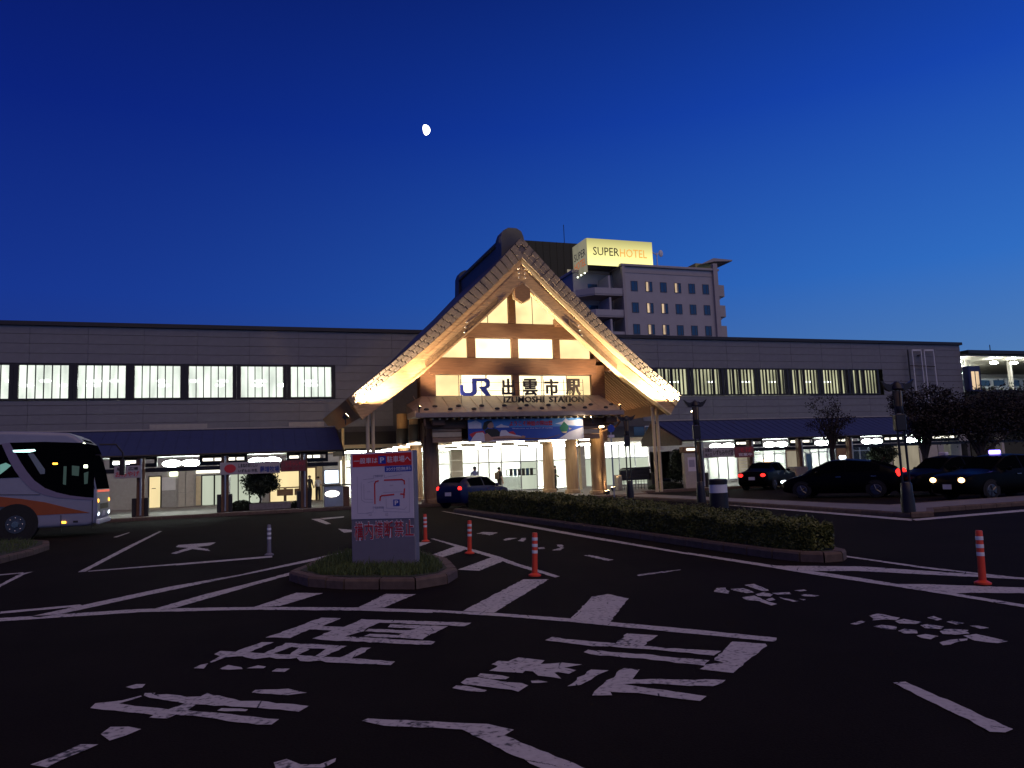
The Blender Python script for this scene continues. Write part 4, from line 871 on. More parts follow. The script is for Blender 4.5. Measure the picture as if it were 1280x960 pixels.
# ------------------------------------------------------------------ station name on rods above the canopy
YS = 34.85
def wx(px): return on_wall(px, 485, YS).x
ns = empty('station_sign', (12, YS, 5), 'blue railway logo and black station name letters standing on rods above the canopy', 'sign')
p0, p1 = on_wall(575.5, 495, YS), on_wall(612.5, 473, YS)
def lg(u, v_): return (p0.x+(p1.x-p0.x)*u, p0.z+(p1.z-p0.z)*v_)
Jc = [(0.0, .58), (.09, .58), (.09, .30), (.14, .20), (.34, .20), (.40, .28), (.40, 1.0), (.86, 1.0), (.98, .90), (.98, .50), (.88, .42), (.78, .40), (1.0, 0), (.84, 0), (.62, .40), (.62, .28), (.82, .56), (.86, .60), (.86, .78), (.80, .84), (.54, .84), (.54, .20), (.44, .02), (.30, -.02), (.10, -.02), (0, .12)]
J = [(0, .62), (.10, .62), (.10, .28), (.16, .18), (.33, .18), (.40, .28), (.40, 1.0), (.54, 1.0), (.54, .22), (.50, .08), (.40, 0), (.12, 0), (.03, .08), (0, .2)]
Rr = [(.545, .83), (.545, 1.0), (.86, 1.0), (.95, .94), (.98, .84), (.98, .56), (.94, .46), (.85, .41), (1.0, 0), (.85, 0), (.62, .52), (.80, .54), (.86, .60), (.86, .76), (.80, .83)]
for nm, P_ in (('letter', J), ('letter', Rr)): MB().prism([lg(u, v_) for u, v_ in P_], 'y', YS-.06, YS+.06).build(nm, A['jrblue'], ns)
for ch, a, b in (('出', 627.5, 643.5), ('雲', 654, 671.5), ('市', 681, 698), ('駅', 707.5, 725.5)):
    txt('letter', ch, A['letterk'], ns, wx(a), wx(b), on_wall(a, 494.5, YS).z, on_wall(a, 473.5, YS).z, YS, .05, bold=.022)
zb, zt_ = on_wall(680, 503, YS).z, on_wall(680, 495.5, YS).z
txt('lettering', 'IZUMOSHI  STATION', A['letterk'], ns, wx(629), wx(729), zb, zt_, YS-.02, .04, bold=.02)
for px in (577, 603, 630, 655, 681, 706, 730):
    MB().tube([(wx(px), YS+.12, 4.62), (wx(px), YS+.12, 6.0)], .014, 6).build('rod', A['darkm'], ns)
for z in (5.45, 5.85): MB().tube([(wx(576), YS+.14, z), (wx(730), YS+.14, z)], .010, 6).build('rod', A['darkm'], ns)

# ------------------------------------------------------------------ banner over the doors
YB = 34.3
def bw(px, py): p = on_wall(px, py, YB); return (p.x, p.z)
bn = empty('banner', (12.5, YB, 3), 'wide blue banner over the entrance with bearded man, sea, clouds and red title', 'banner')
bx0, bz0 = bw(585.5, 553); bx1, bz1 = bw(728.5, 521); bz0 = 2.95; bz1 = 4.02
MB().box((bx0, YB, bz0), (bx1, YB+.06, bz1)).build('backing', A['frame'], bn)
def lay(pts, m_, k, name='print'):     # pts in crop px (1280x372 of region 580,515..735,560)
    q = []
    for x, y in pts:
        u = (x-50)/(1215-50); v_ = 1-(y-60)/(292-60); q.append((bx0+(bx1-bx0)*min(1, max(0, u)), bz0+(bz1-bz0)*min(1, max(0, v_))))
    MB().add([(a, YB-.004-.003*k, b) for a, b in q], [tuple(range(len(q)))]).build(name, A[m_], bn, fix=False)
lay([(50, 60), (1215, 60), (1215, 150), (50, 150)], 'bansky', 0); lay([(50, 150), (1215, 150), (1215, 292), (50, 292)], 'bansea', 0)
lay([(50, 95), (90, 85), (125, 70), (150, 85), (180, 100), (182, 155), (55, 155)], 'banwhite', 1, 'cloud_print'); lay([(320, 140), (350, 128), (375, 112), (400, 128), (450, 138), (450, 150), (330, 150)], 'banwhite', 1, 'cloud_print')
lay([(920, 120), (1000, 100), (1030, 62), (1060, 90), (1215, 80), (1215, 150), (1000, 135)], 'banwhite', 1, 'cloud_print'); lay([(960, 275), (1060, 210), (1215, 160), (1215, 292), (900, 292)], 'banwhite', 1, 'cloud_print')
lay([(60, 215), (110, 190), (200, 180), (220, 230), (100, 260)], 'banred', 1, 'leaf_print'); lay([(430, 200), (490, 190), (520, 225), (450, 235)], 'banred', 1, 'leaf_print')
lay([(70, 285), (95, 240), (130, 200), (190, 195), (230, 235), (300, 250), (350, 235), (370, 180), (420, 178), (450, 210), (500, 225), (580, 245), (540, 280), (300, 290)], 'banwhite', 2, 'cloud_print')
lay([(210, 180), (240, 160), (330, 165), (360, 200), (355, 240), (260, 245), (220, 215)], 'banblack', 3, 'figure_print'); lay([(190, 150), (205, 95), (240, 80), (280, 78), (290, 100), (250, 120), (230, 160), (200, 175)], 'banblack', 3, 'figure_print')
lay([(240, 120), (265, 95), (290, 95), (298, 115), (300, 140), (285, 155), (250, 155), (240, 140)], 'banskin', 4, 'figure_print'); lay([(285, 148), (315, 148), (312, 158), (288, 160)], 'banblack', 5, 'figure_print')
lay([(205, 215), (235, 205), (275, 245), (420, 235), (560, 248), (585, 238), (612, 245), (600, 275), (570, 270), (420, 260), (290, 275), (240, 290), (210, 285)], 'banskin', 4, 'figure_print')
lay([(290, 262), (600, 262), (820, 272), (960, 235), (965, 240), (820, 282), (600, 275), (290, 275)], 'banbrown', 5, 'rope_print')
lay([(1012, 98), (1060, 150), (1040, 210), (985, 215), (962, 165)], 'bangreen', 4, 'land_print'); lay([(980, 208), (1040, 204), (1030, 222), (1000, 222)], 'cream', 5, 'land_print'); lay([(1060, 165), (1090, 175), (1065, 188)], 'cream', 5, 'land_print')
def bxy(x, y): return bx0+(bx1-bx0)*(x-50)/1165, bz0+(bz1-bz0)*(1-(y-60)/232)
a, t = bxy(455, 85); b, s_ = bxy(892, 138)
txt('title', 'ようこそ神話の国出雲', A['banred'], bn, a, b, s_, t, YB-.022, .003, bold=.03)
a, t = bxy(480, 157); b, s_ = bxy(890, 172)
txt('subtitle', 'Welcome to the land of myths', A['banwhite'], bn, a, b, s_, t, YB-.022, .002)

# ------------------------------------------------------------------ parking map board on the island
Pa, Pb = on_ground(440, 708, .15), on_ground(520, 708, .15)
ctr = (Pa+Pb)/2; ux = (Pb-Pa); BW = ux.length; ang = math.atan2(ux.y, ux.x)
sg = empty('parking_map_board', (ctr.x, ctr.y, .14), 'grey standing board with red header, parking map and red no crossing lettering', 'sign board', rz=ang)
BH = 1.83; SP = BH*.565/1.0      # upper white sheet starts at 42 % of the height
MB().bbox((-BW/2, .0, 0), (BW/2, .16, BH), .012).build('board_body', A['signg'], sg, local=True)
z0s = BH*.415
MB().bbox((-BW/2+.008, -.012, z0s), (BW/2-.008, -.001, BH-.008), .003).build('map_sheet', A['signw'], sg, local=True)
def bd(px, py):   # crop px of region 430,560..530,720 at 6x
    u = (px-52)/(525-52)-.5; tpy = 48; bpy_ = 895
    return u*BW, BH*(1-(py-tpy)/(bpy_-tpy))
def brect(x0, y0, x1, y1, m_, name, k=1):
    (a, t), (b, s_) = bd(x0, y0), bd(x1, y1); MB().box((a, -.0135-.0015*k, s_), (b, -.012, t)).build(name, A[m_], sg, local=True)
def btxt(s_, x0, y0, x1, y1, m_, name='lettering', k=2, bold=.0, face=-.012):
    (a, t), (b, q) = bd(x0, y0), bd(x1, y1)
    txt(name, s_, A[m_], None, 0, 1, 0, 1, 0, place=lambda u, v_, d: Vector((a+(b-a)*u, face-.002*k-max(0, d), q+(t-q)*v_)), ext=.001, bold=bold).parent = sg
brect(72, 62, 514, 155, 'signred', 'header'); btxt('一般車は', 82, 88, 262, 132, 'letterw', bold=.012); btxt('駐車場へ', 333, 84, 508, 132, 'letterw', bold=.012)
brect(268, 80, 325, 138, 'signblue', 'parking_symbol', 2); btxt('P', 281, 90, 314, 130, 'letterw', k=3, bold=.03)
brect(315, 158, 514, 200, 'signblue', 'notice_strip'); btxt('30分間無料', 325, 165, 508, 195, 'letterw', bold=.01)
brect(374, 405, 420, 452, 'signblue', 'parking_symbol', 2); btxt('P', 384, 412, 411, 446, 'letterw', k=3, bold=.03)
def bpath(pts, wd, m_, name, k=1):
    wd = wd*BW/473
    for (p, q) in zip(pts, pts[1:]):
        a, b = Vector(bd(*p)), Vector(bd(*q)); d = (b-a).normalized(); n_ = Vector((-d.y, d.x))*wd/2; d = d*wd*.45
        c = [a-d+n_, a-d-n_, b+d-n_, b+d+n_]; MB().add([(v_.x, -.0125-.0008*k, v_.y) for v_ in c], [(0, 1, 2, 3)]).build(name, A[m_], sg, local=True, fix=False)
for pts in ([(264, 264), (245, 270), (237, 285), (237, 430)], [(312, 260), (440, 260), (457, 270), (458, 292)], [(275, 408), (278, 382), (290, 374), (378, 368)], [(458, 330), (455, 355), (452, 392)], [(430, 366), (456, 368)]): bpath(pts, 9, 'signred', 'route_line', 4)
for pts in ([(150, 250), (230, 245), (230, 222), (312, 222), (312, 240), (440, 222)], [(135, 270), (135, 400), (160, 418), (225, 420)], [(155, 285), (155, 395), (222, 400)], [(105, 225), (105, 500), (190, 500)], [(225, 455), (300, 455), (300, 490), (490, 500), (492, 250)], [(320, 400), (320, 465), (455, 478), (470, 460)], [(222, 450), (222, 492), (170, 500)], [(300, 350), (440, 350)], [(185, 275), (235, 262)]): bpath(pts, 2.2, 'signline', 'map_line', 1)
btxt('出雲市駅', 240, 218, 300, 236, 'signline', k=1); btxt('タクシー', 350, 295, 380, 305, 'signline', k=1); btxt('バス', 180, 334, 205, 346, 'signline', k=1); btxt('一般車乗降場', 226, 452, 300, 468, 'signline', k=1)
for x in (188, 310): btxt('入口', x, 500, x+22, 522, 'signline', k=1)
for k, ch in enumerate('構内横断禁止'):
    x0 = 74+k*75; btxt(ch, x0, 562-k*2.4, x0+70, 704-k*6, 'letterw', 'letter_outline', k=1, bold=.03, face=-.001); btxt(ch, x0+3, 568-k*2.4, x0+67, 699-k*6, 'signred2', 'letter', k=3, bold=.008, face=-.001)

# ------------------------------------------------------------------ flexible lane posts
def lane_post(loc, label, lean=(0, 0), main='orange', group='orange lane posts'):
    o = empty('lane_post', loc, label, 'lane post', group); o.rotation_euler = (lean[0], lean[1], 0)
    MB().lathe((0, 0, 0), [(.095, 0), (.095, .02), (.05, .045)], 16).build('base', A[main], o, local=True, smooth=True)
    MB().lathe((0, 0, .04), [(.043, 0), (.041, .3), (.040, .585), (.034, .60)], 16).build('tube', A[main], o, local=True, smooth=True)
    for z in (.335, .43, .525): MB().lathe((0, 0, z), [(.0425, 0), (.0430, .004), (.0430, .041), (.0425, .045)], 16).build('reflective_band', A['reflect'], o, local=True, smooth=True)
    return o
lane_post(on_ground(532, 677), 'farthest orange lane post, just right of the map board')
lane_post(on_ground(587, 692), 'middle orange lane post between two others beyond the hatched lines', (0, .03))
lane_post(on_ground(668.5, 720), 'nearest of the three orange lane posts right of the map board', (0, .045))
lane_post(on_ground(1228.5, 730), 'orange lane post standing alone far to the right of the hedge', (0, .04))
lane_post(on_ground(336.5, 694), 'grey white lane post alone on the left road', main='signg')

# ------------------------------------------------------------------ twin-leg street lamps with horned caps
def street_lamp(px, py, top_px, label):
    g_ = on_ground(px, py, .13); top = on_wall(px, top_px, g_.y).z-.13; k = top/4.2
    o = empty('street_lamp', g_, label, 'street lamp', 'horned street lamps'); o.rotation_euler.z = -.35
    for sx in (-.09, .09): MB().tube([(sx, 0, .5), (sx*.95, 0, 3.5*k)], .032, 8).build('leg', A['darkm'], o, local=True)
    MB().lathe((0, 0, 0), [(.17, 0), (.165, .25), (.145, .5), (.135, .72), (.10, .76)], 16).build('base', A['darkm'], o, local=True, smooth=True)
    MB().bbox((-.15, -.10, 2.50*k), (.12, .10, 3.02*k), .02).build('control_box', A['darkm'], o, local=True)
    MB().lathe((0, 0, 3.05*k), [(.06, 0), (.09, .12), (.085, .2)], 12).build('neck', A['darkm'], o, local=True, smooth=True)
    MB().lathe((0, 0, 3.25*k), [(.085, 0), (.10, .2*k), (.11, .5*k)], 12).build('lamp_glass', A['amberglass'], o, local=True, smooth=True)
    for a in range(4): MB().tube([(.10*math.cos(a*1.57), .10*math.sin(a*1.57), 3.25*k), (.12*math.cos(a*1.57), .12*math.sin(a*1.57), 3.78*k)], .012, 5).build('cage_bar', A['darkm'], o, local=True)
    zc = 3.78*k
    MB().lathe((0, 0, zc), [(.10, 0), (.17, .03), (.15, .12), (.08, .20), (.03, .23)], 16).build('cap', A['darkm'], o, local=True, smooth=True)
    for sx in (-1, 1):
        pts = [(sx*.08, zc+.04), (sx*.18, zc-.03), (sx*.27, zc), (sx*.36, zc+.12), (sx*.43, zc+.27), (sx*.29, zc+.17), (sx*.19, zc+.15), (sx*.09, zc+.18)]
        MB().prism(pts, 'y', -.06, .06).build('horn', A['darkm'], o, local=True)
    return o
street_lamp(877, 628, 495, 'dark horned street lamp in the middle, behind the striped bollard')
street_lamp(1136, 640, 471, 'tallest dark horned street lamp, right beside the black hatchback taxi')
street_lamp(788, 622, 515, 'farthest dark horned street lamp in front of the stone bench by the entrance')
# bollard in the hedge
bl = empty('bollard', (9.72, 14.45, .14), 'thick dark bollard with white band and black cap rising out of the hedge', 'bollard')
MB().lathe((0, 0, 0), [(.20, 0), (.20, .78)], 20).build('post', A['darkm'], bl, local=True, smooth=True)
MB().lathe((0, 0, .78), [(.195, 0), (.195, .18)], 20).build('white_band', A['reflect'], bl, local=True, smooth=True)
MB().lathe((0, 0, .96), [(.20, 0), (.205, .09), (.185, .115), (.10, .125)], 20).build('cap', A['frame'], bl, local=True, smooth=True)
# thin pole with a small round sign
p_ = on_ground(768, 623.5, .15); sp = empty('road_sign', p_, 'thin grey pole with a small blue round sign by the entrance', 'road sign')
ht = on_wall(767, 530, p_.y).z-.15
MB().tube([(0, 0, 0), (0, 0, ht)], .035, 8).build('pole', A['steel'], sp, local=True); MB().tube([(0, -.04, ht-.2), (0, -.055, ht-.2)], .17, 20).build('disc', A['signblue'], sp, local=True)
MB().bbox((-.14, -.05, ht-.60), (.14, -.035, ht-.48), .004).build('plate', A['signw'], sp, local=True)

# ------------------------------------------------------------------ vehicles
def interp(tab, x, k):
    for a, b in zip(tab, tab[1:]):
        if x <= b[0]: t = (x-a[0])/(b[0]-a[0]); return a[k]+(b[k]-a[k])*t
    return tab[-1][k]
def car(name, label, cat, center, h, tab, paint, wheels, wr=.30, side_w=((), ), ws=None, rw=None, group=None, head=None, tail=None, roof=None, plate=True, hub=True):
    """tab rows: x, z_low, z_belt, z_top, half width, half roof width (x runs rear -> front)"""
    o = empty(name, center, label, cat, group, rz=math.atan2(h[1], h[0]))
    X0, X1 = tab[0][0], tab[-1][0]; NS = 40
    def sec(x):
        zl_, zb_, zt_2, w_, wt = (interp(tab, x, k) for k in range(1, 6))
        return [(w_*.90, zl_), (w_*.985, zl_+.10), (w_, zl_+(zb_-zl_)*.45), (w_*.985, zl_+(zb_-zl_)*.8), (w_*.955, zb_), (w_*.955+(wt-w_*.955)*.5, zb_+(zt_2-zb_)*.52), (wt, zt_2-.025), (wt*.8, zt_2), (wt*.4, zt_2+.018), (0, zt_2+.022)]
    K = 10; v = []; f = []
    for i in range(NS+1):
        x = X0+(X1-X0)*i/NS; S = sec(x)
        v += [(x, a, b) for a, b in S]+[(x, -a, b) for a, b in S[-2::-1]]
    M_ = 2*K-1
    for i in range(NS):
        for j in range(M_-1): f.append((i*M_+j, i*M_+j+1, (i+1)*M_+j+1, (i+1)*M_+j))
        f.append((i*M_+M_-1, i*M_, (i+1)*M_, (i+1)*M_+M_-1))
    f += [tuple(range(M_)), tuple(range(NS*M_, NS*M_+M_))[::-1]]
    body = MB().add(v, f).build('body', A[paint], o, local=True, smooth=True)
    def side(x0, x1, sgn, f0=.10, f1=.93, n=8, name_='window'):
        vs = []
        for i in range(n+1):
            x = x0+(x1-x0)*i/n; S = sec(x)
            pts = [Vector((S[4][0], S[4][1])), Vector((S[5][0], S[5][1])), Vector((S[6][0], S[6][1]))]
            for q in (f0, .5, f1):
                p = pts[0].lerp(pts[1], q*2) if q <= .5 else pts[1].lerp(pts[2], q*2-1)
                vs.append((x, sgn*(p.x+.008), p.y+.003))
        fs = []
        for i in range(n):
            for j in range(2): fs.append((i*3+j, i*3+j+1, i*3+j+4, i*3+j+3))
        return MB().add(vs, fs).build(name_, A['carglass'], body, local=True, smooth=True)
    def top(x0, x1, name_, wf=.92, n=6):
        vs = []
        for i in range(n+1):
            x = x0+(x1-x0)*i/n; S = sec(x); wt = S[6][0]*wf
            for q in (-1, -.6, 0, .6, 1): vs.append((x, q*wt, S[7][1]+.022-.02*abs(q)**2+.012))
        fs = [(i*5+j, i*5+j+1, i*5+j+6, i*5+j+5) for i in range(n) for j in range(4)]
        return MB().add(vs, fs).build(name_, A['carglass'], body, local=True, smooth=True)
    for (a, b) in side_w:
        for sgn in (-1, 1): side(a, b, sgn)
    if ws: top(*ws, 'windscreen')
    if rw: top(*rw, 'rear_window')
    for x in wheels:
        for sgn in (-1, 1):
            yo = interp(tab, x, 4)*.99
            ar = MB().add([(x+(wr+.06)*math.cos(t), sgn*(yo+.012), max(.16, wr+(wr+.06)*math.sin(t))) for t in [2*math.pi*k/24 for k in range(24)]], [tuple(range(24))]).build('wheel_arch', A['tyre'], body, local=True)
            ty = MB().tube([(x, sgn*(yo-.20), wr), (x, sgn*(yo+.005), wr), (x, sgn*(yo+.02), wr)], [wr, wr, wr*.9], 22).build('wheel', A['tyre'], o, local=True)
            rm_ = MB().tube([(x, sgn*(yo+.021), wr), (x, sgn*(yo+.028), wr)], [wr*.66, wr*.60], 18)
            rm_.build('rim', A['rim'] if hub else A['darkm'], ty, local=True)
            for k in range(5):
                t = k*1.2566; MB().tube([(x, sgn*(yo+.03), wr), (x+wr*.6*math.cos(t), sgn*(yo+.03), wr+wr*.6*math.sin(t))], .028, 5).build('spoke', A['rim'], ty, local=True)
    xr, xf = X0, X1
    def lampset(x, y, z, r, m_, nm):
        for sgn in (-1, 1): MB().ell((x, sgn*y, z), r, 12, 8).build(nm, A[m_], o, local=True, smooth=True)
    if head: lampset(head[0], head[1], head[2], head[4], head[3], 'headlight')
    if tail: lampset(tail[0], tail[1], tail[2], tail[4], tail[3], 'tail_light')
    if plate:
        MB().bbox((xr-.03, -.17, .55), (xr-.012, .17, .71), .004).build('number_plate', A['signw'], o, local=True); MB().bbox((xf+.012, -.17, .38), (xf+.03, .17, .54), .004).build('number_plate', A['signw'], o, local=True)
    for sgn in (-1, 1):
        xm = side_w[0][1]-.15 if side_w and side_w[0] else 0; xm = max(b for a, b in side_w)-.22
        MB().ell((xm, sgn*(interp(tab, xm, 4)+.06), interp(tab, xm, 2)+.08), (.06, .11, .075), 8, 6).build('door_mirror', A[paint], o, local=True, smooth=True)
        for (a, b) in side_w: MB().bbox((a+.12, sgn*(interp(tab, a, 4))-.012, .80), (a+.32, sgn*(interp(tab, a, 4))+.016, .83), .004).build('door_handle', A['mirror'], o, local=True)
    if roof:
        rx, mm, nm = roof; zt_3 = interp(tab, rx, 3)
        MB().bbox((rx-.10, -.17, zt_3+.02), (rx+.10, .17, zt_3+.16), .03).build('roof_lamp', A[mm], o, local=True)
    MB().tube([(xr+.7, .3, interp(tab, xr+.7, 3)), (xr+.55, .3, interp(tab, xr+.7, 3)+.22)], .012, 5).build('aerial', A['darkm'], o, local=True)
    return o
hatchT = [(-2.22, .42, .80, .84, .68, .60), (-2.16, .28, .88, .95, .78, .60), (-1.9, .22, .98, 1.16, .85, .58), (-1.2, .18, .97, 1.40, .87, .57), (-.3, .18, .94, 1.49, .87, .58), (.25, .18, .92, 1.46, .87, .58), (.9, .18, .91, 1.18, .87, .60), (1.35, .18, .88, .95, .86, .66), (1.8, .20, .78, .82, .83, .62), (2.10, .26, .66, .70, .74, .55), (2.22, .36, .55, .58, .58, .45)]
sedanT = [(-2.33, .40, .80, .84, .70, .62), (-2.26, .28, .92, .96, .80, .66), (-1.7, .20, .96, 1.0, .84, .66), (-1.35, .18, .96, 1.10, .85, .62), (-.75, .18, .95, 1.43, .85, .56), (0, .18, .94, 1.47, .85, .57), (.4, .18, .93, 1.42, .85, .57), (1.0, .18, .92, 1.02, .85, .62), (1.2, .18, .91, .95, .85, .68), (2.0, .20, .84, .88, .82, .66), (2.26, .26, .74, .78, .76, .62), (2.33, .38, .62, .66, .68, .55)]
kompT = [(-1.85, .40, .84, .90, .68, .58), (-1.78, .26, .90, 1.05, .76, .58), (-1.45, .20, .92, 1.26, .81, .56), (-.8, .18, .90, 1.36, .82, .56), (0, .18, .89, 1.37, .82, .56), (.35, .18, .88, 1.32, .82, .56), (.95, .18, .87, 1.0, .82, .60), (1.2, .18, .85, .92, .81, .64), (1.65, .22, .76, .80, .78, .60), (1.85, .34, .60, .64, .66, .5)]
car('taxi', 'black sloping hatchback taxi with white roof lamp between the two right street lamps', 'taxi', (22.4, 24.7, 0), (-.58, .81), hatchT, 'blackcar', (-1.38, 1.35), .31, ((-1.55, -.35), (-.28, .95)), ws=(.36, 1.28), rw=(-2.0, -1.2), group='taxis', head=(2.08, .60, .66, 'e_white', (.16, .10, .07)), tail=(-2.16, .68, .92, 'e_red', (.09, .09, .15)), roof=(-.1, 'e_white', 0))
car('taxi', 'black sedan taxi with warm roof lamp seen from behind by the shop fronts', 'taxi', (27.0, 35.3, 0), (.85, .53), sedanT, 'blackcar', (-1.35, 1.4), .31, ((-.95, -.15), (-.08, .85)), ws=(.45, 1.05), rw=(-1.3, -.8), group='taxis', head=(2.30, .58, .66, 'e_head2', (.04, .13, .08)), tail=(-2.32, .60, .80, 'e_red', (.05, .14, .09)), roof=(.1, 'e_orange', 0))
car('taxi', 'dark sedan with warm headlights and purple roof lamp at the right edge', 'taxi', (24.3, 19.4, 0), (-1, .02), sedanT, 'blackcar', (-1.35, 1.4), .31, ((-.95, -.15), (-.08, .85)), ws=(.45, 1.05), rw=(-1.3, -.8), group='taxis', head=(2.33, .56, .68, 'e_head2', (.04, .13, .085)), tail=(-2.32, .60, .80, 'tyre', (.05, .14, .09)), roof=(.1, 'e_purple', 0))
car('taxi', 'dark sedan with an unlit white roof sign half hidden behind the right edge taxi', 'taxi', (25.6, 22.6, 0), (-1, .02), sedanT, 'blackcar', (-1.35, 1.4), .31, ((-.95, -.15), (-.08, .85)), ws=(.45, 1.05), rw=(-1.3, -.8), group='taxis', head=(2.33, .56, .68, 'tyre', (.04, .13, .085)), tail=(-2.32, .60, .80, 'e_red', (.05, .14, .09)), roof=(.1, 'signw', 0))
car('car', 'dark blue hatchback with lit tail lights stopped in front of the entrance', 'car', (9.75, 33.95, 0), (.80, .60), kompT, 'bluecar', (-1.15, 1.1), .29, ((-1.25, -.25), (-.18, .85)), ws=(.38, 1.1), rw=(-1.7, -1.0), head=(1.80, .52, .66, 'tyre', (.06, .14, .07)), tail=(-1.80, .60, .86, 'e_red', (.06, .11, .11)))

# coach at the left edge, side on the plane Y = 28
bus = empty('coach', (-9, 29.25, 0), 'white highway coach with an orange swoosh and dark glass at the left edge', 'coach')
prof = [(-16, .34), (-4.90, .34), (-4.72, .42), (-4.66, .75), (-4.70, 1.5), (-4.82, 2.1), (-4.98, 2.75), (-5.1, 3.02), (-5.35, 3.24), (-5.6, 3.36), (-7.2, 3.44), (-16, 3.46)]
bm = bmesh.new()
vs0 = [bm.verts.new((x, 28.0, z)) for x, z in prof]; vs1 = [bm.verts.new((x, 30.48, z)) for x, z in prof]
bm.faces.new(vs0); bm.faces.new(vs1[::-1])
for i in range(len(prof)): bm.faces.new((vs0[i], vs1[i], vs1[(i+1) % len(prof)], vs0[(i+1) % len(prof)]))
bmesh.ops.recalc_face_normals(bm, faces=bm.faces[:])
ed = [e for e in bm.edges if (abs(e.verts[0].co.y-e.verts[1].co.y) < .01)]
bmesh.ops.bevel(bm, geom=ed, offset=.13, segments=4, affect='EDGES', profile=.6)
me = bpy.data.meshes.new('body'); 
for v in bm.verts: v.co -= Vector((-9, 29.25, 0))
bm.to_mesh(me); bm.free(); me.materials.append(A['buswhite']); me.polygons.foreach_set('use_smooth', [True]*len(me.polygons)); me.set_sharp_from_angle(angle=math.radians(50))
bb = bpy.data.objects.new('body', me); col.objects.link(bb); bb.parent = bus; ORG['body_bus'] = org(bus); ORG[bb.name] = org(bus)
def bside(pts, m_, name, k=1, parent=bus, y=28.0, px=True):
    q = [(on_wall(a, b, y).x, on_wall(a, b, y).z) for a, b in pts] if px else pts
    return MB().prism(q, 'y', y-.006*k-.004, y+.02).build(name, A[m_], parent)
def cr(pts): return [(x*.1875, 520+y*.1875) for x, y in pts]
bside(cr([(65, 178), (300, 172), (520, 178), (640, 195), (632, 300), (628, 400), (625, 545), (560, 540), (470, 530), (380, 510), (300, 480), (230, 430), (180, 370), (140, 310), (100, 240)]), 'carglass', 'side_window')
bside(cr([(-300, 190), (18, 190), (60, 290), (130, 410), (0, 415), (-300, 420)]), 'carglass', 'side_window')
bside(cr([(10, 185), (65, 178), (100, 240), (140, 310), (180, 370), (230, 430), (300, 480), (380, 510), (470, 530), (625, 548), (625, 560), (480, 553), (380, 545), (290, 525), (210, 490), (150, 430), (100, 365), (60, 295)]), 'buspurple', 'swoosh_panel', 2)
bside(cr([(-300, 530), (0, 538), (140, 552), (300, 575), (450, 612), (600, 645), (440, 652), (200, 665), (140, 625), (60, 605), (-300, 610)]), 'busorange', 'orange_stripe', 1)
wa = cr([(30, 606)])[0]; wc = on_wall(105*.1875, 520+715*.1875, 28.0)
MB().tube([(wc.x, 27.98, .52), (wc.x, 28.3, .52)], .62, 28).build('wheel_arch', A['tyre'], bus)
ty = MB().tube([(wc.x, 27.97, .5), (wc.x, 28.3, .5)], .50, 28).build('wheel', A['tyre'], bus); MB().tube([(wc.x, 27.955, .5), (wc.x, 27.969, .5)], .28, 20).build('rim', A['rim'], ty); MB().tube([(wc.x, 27.91, .5), (wc.x, 27.955, .5)], .10, 12).build('hub', A['mirror'], ty)
for k in range(8): MB().ell((wc.x+.2*math.cos(k*.785), 27.95, .5+.2*math.sin(k*.785)), (.025, .02, .025), 6, 4).build('wheel_nut', A['mirror'], ty)
bside(cr([(0, 605), (32, 605), (30, 640), (0, 645)]), 'rim', 'wheel_cover', 1)
bside(cr([(412, 702), (440, 702), (440, 716), (412, 716)]), 'e_amber', 'side_marker', 2); bside(cr([(488, 698), (520, 697), (520, 710), (488, 711)]), 'frame', 'vent', 1)
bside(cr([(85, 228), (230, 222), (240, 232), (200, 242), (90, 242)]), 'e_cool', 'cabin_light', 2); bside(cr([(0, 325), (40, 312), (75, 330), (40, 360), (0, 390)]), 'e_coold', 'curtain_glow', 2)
bside(cr([(185, 250), (225, 250), (300, 355), (300, 385), (270, 388)]), 'busgrey', 'driver_partition', 2)
for pp in ([(425, 335), (445, 335), (440, 460), (420, 455)], [(480, 330), (530, 335), (525, 400), (480, 395)], [(560, 380), (590, 370), (585, 450), (562, 455)]): bside(cr(pp), 'e_coold2', 'painted_reflection', 2)  # reflected cabin lights painted on the glass as dim glowing patches
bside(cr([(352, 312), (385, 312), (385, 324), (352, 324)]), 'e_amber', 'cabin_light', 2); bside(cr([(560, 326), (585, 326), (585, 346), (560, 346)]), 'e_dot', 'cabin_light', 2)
bside(cr([(-300, 523), (270, 523), (270, 526), (-300, 527)]), 'frame', 'panel_gap', 2); bside(cr([(615, 560), (619, 560), (616, 745), (612, 745)]), 'frame', 'panel_gap', 2); bside(cr([(405, 660), (408, 660), (408, 770), (405, 770)]), 'frame', 'panel_gap', 2)
# front: windscreen, lamps, bumper
def bfront(z0, z1, y0, y1, m_, name, off=.012):
    fx = lambda z: interp([(b, a) for a, b in prof[2:10]], z, 1)
    n = 8; vs = []
    for i in range(n+1):
        z = z0+(z1-z0)*i/n; vs += [(fx(z)+off, y0, z), (fx(z)+off, y1, z)]
    return MB().add(vs, [(2*i, 2*i+1, 2*i+3, 2*i+2) for i in range(n)]).build(name, A[m_], bus)
fx_ = lambda z: interp([(b, a) for a, b in prof[2:10]], z, 1)
cols_ = [(27.985, -.30), (27.985, -.13), (28.02, -.045), (28.10, .010), (28.6, .014), (29.25, .014), (30.0, .014), (30.38, .010), (30.46, -.045)]; vs_ = []
for i in range(11):
    z = 1.50+(3.02-1.50)*i/10; vs_ += [(fx_(z)+dx, y, z) for y, dx in cols_]
nc = len(cols_); MB().add(vs_, [(i*nc+j, i*nc+j+1, (i+1)*nc+j+1, (i+1)*nc+j) for i in range(10) for j in range(nc-1)]).build('windscreen', A['carglass'], bus, smooth=True)
